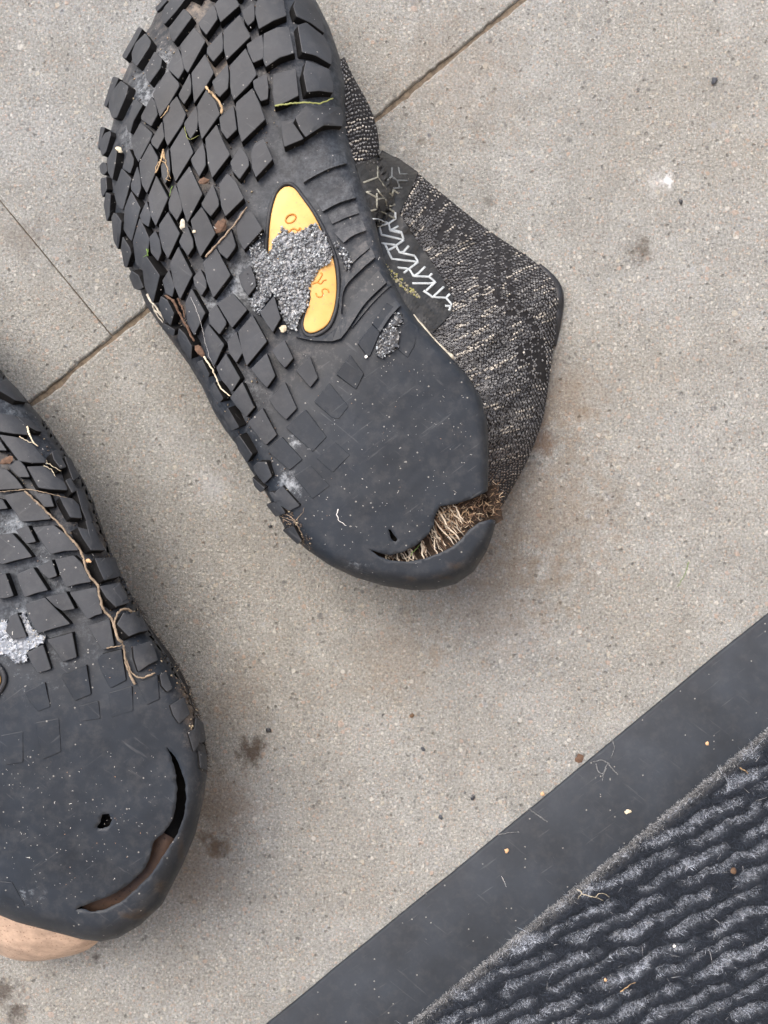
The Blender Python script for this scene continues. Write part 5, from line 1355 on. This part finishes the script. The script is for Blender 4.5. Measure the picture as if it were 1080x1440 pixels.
def chip(name, label, cat, x, y, surf, size, mat, seed, flat=0.45, elong=1.0, ang=0.0, group=None, lift=0.0):
    r = random.Random(seed); V, F = [], []; nu_, nv_ = 9, 5
    z0 = surf(x, y) + lift; c = at(x, y, z0); size *= 0.8
    for i in range(nv_ + 1):
        ph = math.pi * i / nv_ - math.pi / 2
        for k in range(nu_):
            th = 2 * math.pi * k / nu_; q = 1 + r.uniform(-0.4, 0.3)
            lx, ly, lz = size * elong * math.cos(ph) * math.cos(th) * q, size * math.cos(ph) * math.sin(th) * q, size * flat * math.sin(ph)
            V.append((c.x + lx * math.cos(ang) - ly * math.sin(ang), c.y + lx * math.sin(ang) + ly * math.cos(ang), c.z + lz + size * flat))
    for i in range(nv_):
        for k in range(nu_): F.append((i * nu_ + k, i * nu_ + (k + 1) % nu_, (i + 1) * nu_ + (k + 1) % nu_, (i + 1) * nu_ + k))
    o = mesh_obj(name, V, F, mat, None, centre=True, smooth=False)
    return tag(o, label, cat, group)

lie('grass_sprig', 'long yellow green grass blade lying across the toe lugs near the knit', 'grass', [(386, 149), (405, 146), (430, 144), (448, 145), (460, 142), (468, 138)], M['yellow_grass'], 0.0009, s1, taper=0.8, flat=0.4)
lie('straw_tuft', 'frayed straw tuft with curled fibres wedged between the left toe lugs', 'straw', [(230, 212), (226, 226), (219, 243)], M['straw'], 0.0011, s1, taper=0.5,
    fork=[([(231, 214), (233, 228), (236, 240), (240, 252)], 0.0004), ([(228, 226), (234, 232), (236, 246), (234, 252), (240, 254)], 0.0004), ([(229, 210), (231, 225)], 0.0008), ([(226, 226), (221, 232), (218, 244)], 0.0006)])
lie('twig', 'straight grey twig lying slanted across two lugs left of the emblem', 'twig', [(289, 361), (310, 338), (330, 315), (347, 291)], M['twig'], 0.0010, s1, taper=0.7)
lie('straw', 'bent tan straw lying on the upper toe lugs in the middle', 'straw', [(290, 122), (300, 134), (308, 143), (312, 152), (311, 160)], M['straw'], 0.0012, s1, taper=0.9, flat=0.5)
lie('straw', 'thin orange tan straw in a groove of the left toe', 'straw', [(238, 148), (233, 158), (226, 166)], M['straw'], 0.0007, s1, taper=0.5)
lie('grass_sprig', 'tiny bright green sprig on a lug at the far left of the sole', 'grass', [(206, 350), (207, 360), (204, 372)], M['grass'], 0.0007, s1, fork=[([(206, 358), (201, 361)], 0.0005), ([(207, 354), (210, 350)], 0.0004)])
lie('grass_sprig', 'short green blade beside the frayed straw tuft', 'grass', [(243, 262), (240, 269), (238, 276)], M['grass'], 0.0005, s1)
lie('dry_stem', 'thin green yellow bent stalk at the foot of a toe lug', 'stem', [(259, 178), (263, 192), (268, 196), (280, 190)], M['yellow_grass'], 0.0004, s1)
lie('husk', 'pale torn husk curled over the left edge of the sole', 'husk', [(207, 414), (213, 424), (221, 434), (228, 446)], M['husk'], 0.0014, s1, taper=0.5, flat=0.5, fork=[([(214, 428), (219, 440), (229, 454)], 0.0008), ([(218, 436), (226, 444), (230, 452)], 0.0007)])
lie('root_clump', 'brown rotten root lying along the left edge grooves', 'root', [(233, 416), (244, 424), (252, 440), (258, 452), (266, 466), (272, 480)], M['bark'], 0.0013, s1, taper=0.8, fork=[([(249, 420), (256, 432), (260, 446)], 0.0008), ([(252, 440), (248, 432)], 0.0007)])
chip('bark_piece', 'reddish brown bark flake at the end of the rotten root', 'bark', 282, 494, s1, 0.0021, M['bark'], 4, 0.35, 1.7, -1.0)
lie('straw', 'pale cream stem running on below the bark flake along the edge', 'straw', [(287, 502), (297, 517), (303, 528), (306, 537), (312, 547), (323, 557)], M['pale_straw'], 0.0009, s1, taper=0.6)
chip('seed_husk', 'pointed white seed husk standing between lugs left of the twig', 'seed', 257, 316, s1, 0.0014, M['husk'], 5, 0.4, 1.9, 1.5)
chip('wood_chip', 'small cream chip on the outermost left lug of the toe', 'chip', 168, 211, s1, 0.0014, M['pale_straw'], 6, 0.5, 1.5, -0.6)
chip('leaf_fragment', 'brown crumpled leaf bit jammed in the groove above the twig', 'leaf', 287, 256, s1, 0.0021, M['bark'], 7, 0.35, 1.4, 0.3)
chip('leaf_fragment', 'reddish leaf piece lying under the slanted twig', 'leaf', 311, 319, s1b, 0.0032, M['bark'], 8, 0.3, 1.3, 0.7)
chip('wood_chip', 'cream crumb on a lug just left of the twig', 'chip', 273, 326, s1, 0.0009, M['pale_straw'], 9, 0.5)
chip('wood_chip', 'tan chip lying in the groove under the crumbled patch', 'chip', 398, 462, s1b, 0.0017, M['pale_straw'], 10, 0.4, 1.3, 0.8)
chip('grit_piece', 'white grain at the tip of the torn lug near the heel', 'grit', 515, 502, s1, 0.0009, M['white'], 11, 0.6)
lie('thread', 'curved white thread on the smooth heel of the upper shoe', 'thread', [(476, 716), (474, 724), (478, 733), (487, 739)], M['white'], 0.0004, s1)
lie('hair', 'long fine pale hair across the lower left lugs', 'hair', [(268, 418), (277, 438), (283, 456), (288, 478), (294, 500), (302, 518)], M['white'], 0.00012, s1)
lie('root_clump', 'wiry brown rootlets snagged on the lower left heel edge', 'root', [(396, 722), (408, 726), (416, 736), (422, 746), (426, 760), (425, 773)], M['twig'], 0.0005, s1, fork=[([(394, 726), (406, 730), (414, 734)], 0.0005), ([(398, 730), (410, 736)], 0.0005), ([(400, 716), (402, 722)], 0.0010), ([(416, 732), (424, 722), (428, 714)], 0.0003)])
lie('needle', 'green grass sliver lying across the torn heel gap', 'grass', [(577, 781), (586, 771), (592, 764)], M['grass'], 0.00035, lambda x, y: S1.z(x, y) - 0.0025)
# second shoe
lie('dry_stem', 'long dead brown stem running down the sole at left, forked at its lower end', 'stem', [(34, 690), (52, 706), (72, 726), (84, 738), (98, 756), (112, 772), (118, 786), (121, 800), (128, 812), (137, 822), (140, 838), (146, 858), (156, 868), (161, 882), (164, 894), (172, 905)], M['stem'], 0.0009, s2, taper=1.5,
    fork=[([(160, 880), (163, 868), (170, 858), (180, 857), (188, 862)], 0.0009), ([(172, 905), (176, 922), (182, 940), (190, 950), (202, 953), (218, 946)], 0.0006), ([(174, 908), (176, 926), (180, 942), (190, 963)], 0.0009), ([(172, 907), (160, 910), (150, 912)], 0.0005)])
lie('dry_stem', 'thin brown stalk lying across the middle lugs of the left shoe', 'stem', [(-5, 692), (18, 690), (36, 688), (60, 692), (84, 698), (100, 702), (108, 711)], M['stem'], 0.0006, s2)
lie('straw', 'pale split straw near the right edge of the left shoe', 'straw', [(38, 600), (42, 612), (47, 622), (54, 628)], M['pale_straw'], 0.0011, s2, flat=0.5, fork=[([(27, 614), (38, 620), (48, 624)], 0.0005)])
lie('straw', 'short pale straw pointing at the side lugs of the left shoe', 'straw', [(66, 650), (76, 657), (86, 663)], M['pale_straw'], 0.0005, s2, fork=[([(62, 655), (72, 660), (78, 670)], 0.0005)])
chip('seed', 'plump tan seed beside the dead stem', 'seed', 124.5, 788.5, s2, 0.0010, M['grain'], 15, 0.6, 1.7, -0.2)
chip('leaf_fragment', 'brown leaf crumb at the left picture edge on the tread', 'leaf', 10, 648, s2, 0.0021, M['bark'], 16, 0.35, 1.8, 0.6)
# on the paving
for x, y, s, m_, sd, lab in ((665, 1121, 0.0016, 'stone_dark', 20, 'shiny black pebble on the paving above the mat border'), (620, 1149, 0.0012, 'stone_grey', 21, 'dull grey pebble lying left below the shiny black pebble'),
                             (378, 1027, 0.0014, 'stone_dark', 22, 'black pebble next to the dark round stain'), (579, 1006, 0.0013, 'stone_brown', 23, 'brown pebble alone in the middle of the paving'),
                             (1003, 115, 0.0019, 'stone_grey', 24, 'dark angular chip on the paving at the upper right'), (957, 284, 0.0014, 'stone_dark', 25, 'black crumb right below the white dropping'),
                             (595, 1053, 0.0012, 'stone_grey', 26, 'small grey pebble below the lone brown pebble'), (380, 740, 0.0010, 'stone_dark', 27, 'black speck beside the heel edge of the upper shoe')):
    chip('pebble', lab, 'pebble', x, y, g0, s, M[m_], sd, 0.55, 1.25, sd * 0.7, 'pebbles on the paving')
chip('leaf_fragment', 'dark brown leaf flake touching the mat border', 'leaf', 814, 1066, g0, 0.0027, M['bark'], 30, 0.15, 1.1, 0.4)
lie('grass_sprig', 'short olive green blade lying alone on the paving at right', 'grass', [(968, 790), (964, 806), (952, 826)], M['grass'], 0.0005, g0)
# on the mat
mz = lambda x, y: 0.0026
mpz = lambda x, y: 0.0064
chip('wood_chip', 'tan crumb on the rubber border near its middle', 'chip', 712, 1196, mz, 0.0013, M['grain'], 40, 0.4, 1.2, 1.2)
chip('wood_chip', 'cream chip on the rubber border close to the pile', 'chip', 883, 1141, mz, 0.0014, M['pale_straw'], 41, 0.35, 1.5, 0.1)
chip('seed', 'small pale seed on the rubber border at the right', 'seed', 994, 1045, mz, 0.0010, M['grain'], 42, 0.6, 1.3, 1.3)
chip('wood_chip', 'orange tan crumb at the outer lip of the mat border', 'chip', 763, 1116, lambda x, y: 0.0012, 0.0014, M['grain'], 43, 0.5)
lie('thread', 'curled white lint thread on the rubber border', 'thread', [(706, 1232), (709, 1240), (712, 1247)], M['white'], 0.0002, mz)
lie('straw', 'tan splinter lying on the mat pile near the bottom', 'straw', [(872, 1395), (882, 1388), (893, 1381)], M['straw'], 0.0007, mpz)
lie('straw', 'pale curly straw on the pile beside the border', 'straw', [(812, 1250), (822, 1258), (836, 1262), (848, 1266)], M['pale_straw'], 0.0005, mpz, fork=[([(836, 1262), (846, 1256), (858, 1262)], 0.0003), ([(818, 1256), (812, 1264)], 0.0003)])
lie('straw', 'short tan straw on the pile at the right', 'straw', [(1040, 1080), (1047, 1083), (1052, 1088)], M['straw'], 0.0007, mpz)
chip('pebble', 'round brown pebble sitting on the mat pile', 'pebble', 1031, 1224, mpz, 0.0019, M['stone_brown'], 50, 0.6)
chip('grit_piece', 'orange crumb on the pile above the splinter', 'grit', 851, 1377, mpz, 0.0010, M['grain'], 51, 0.6)
chip('grit_piece', 'white grain on the pile near the picture centre line of the mat', 'grit', 948, 1330, mpz, 0.0009, M['white'], 52, 0.6)
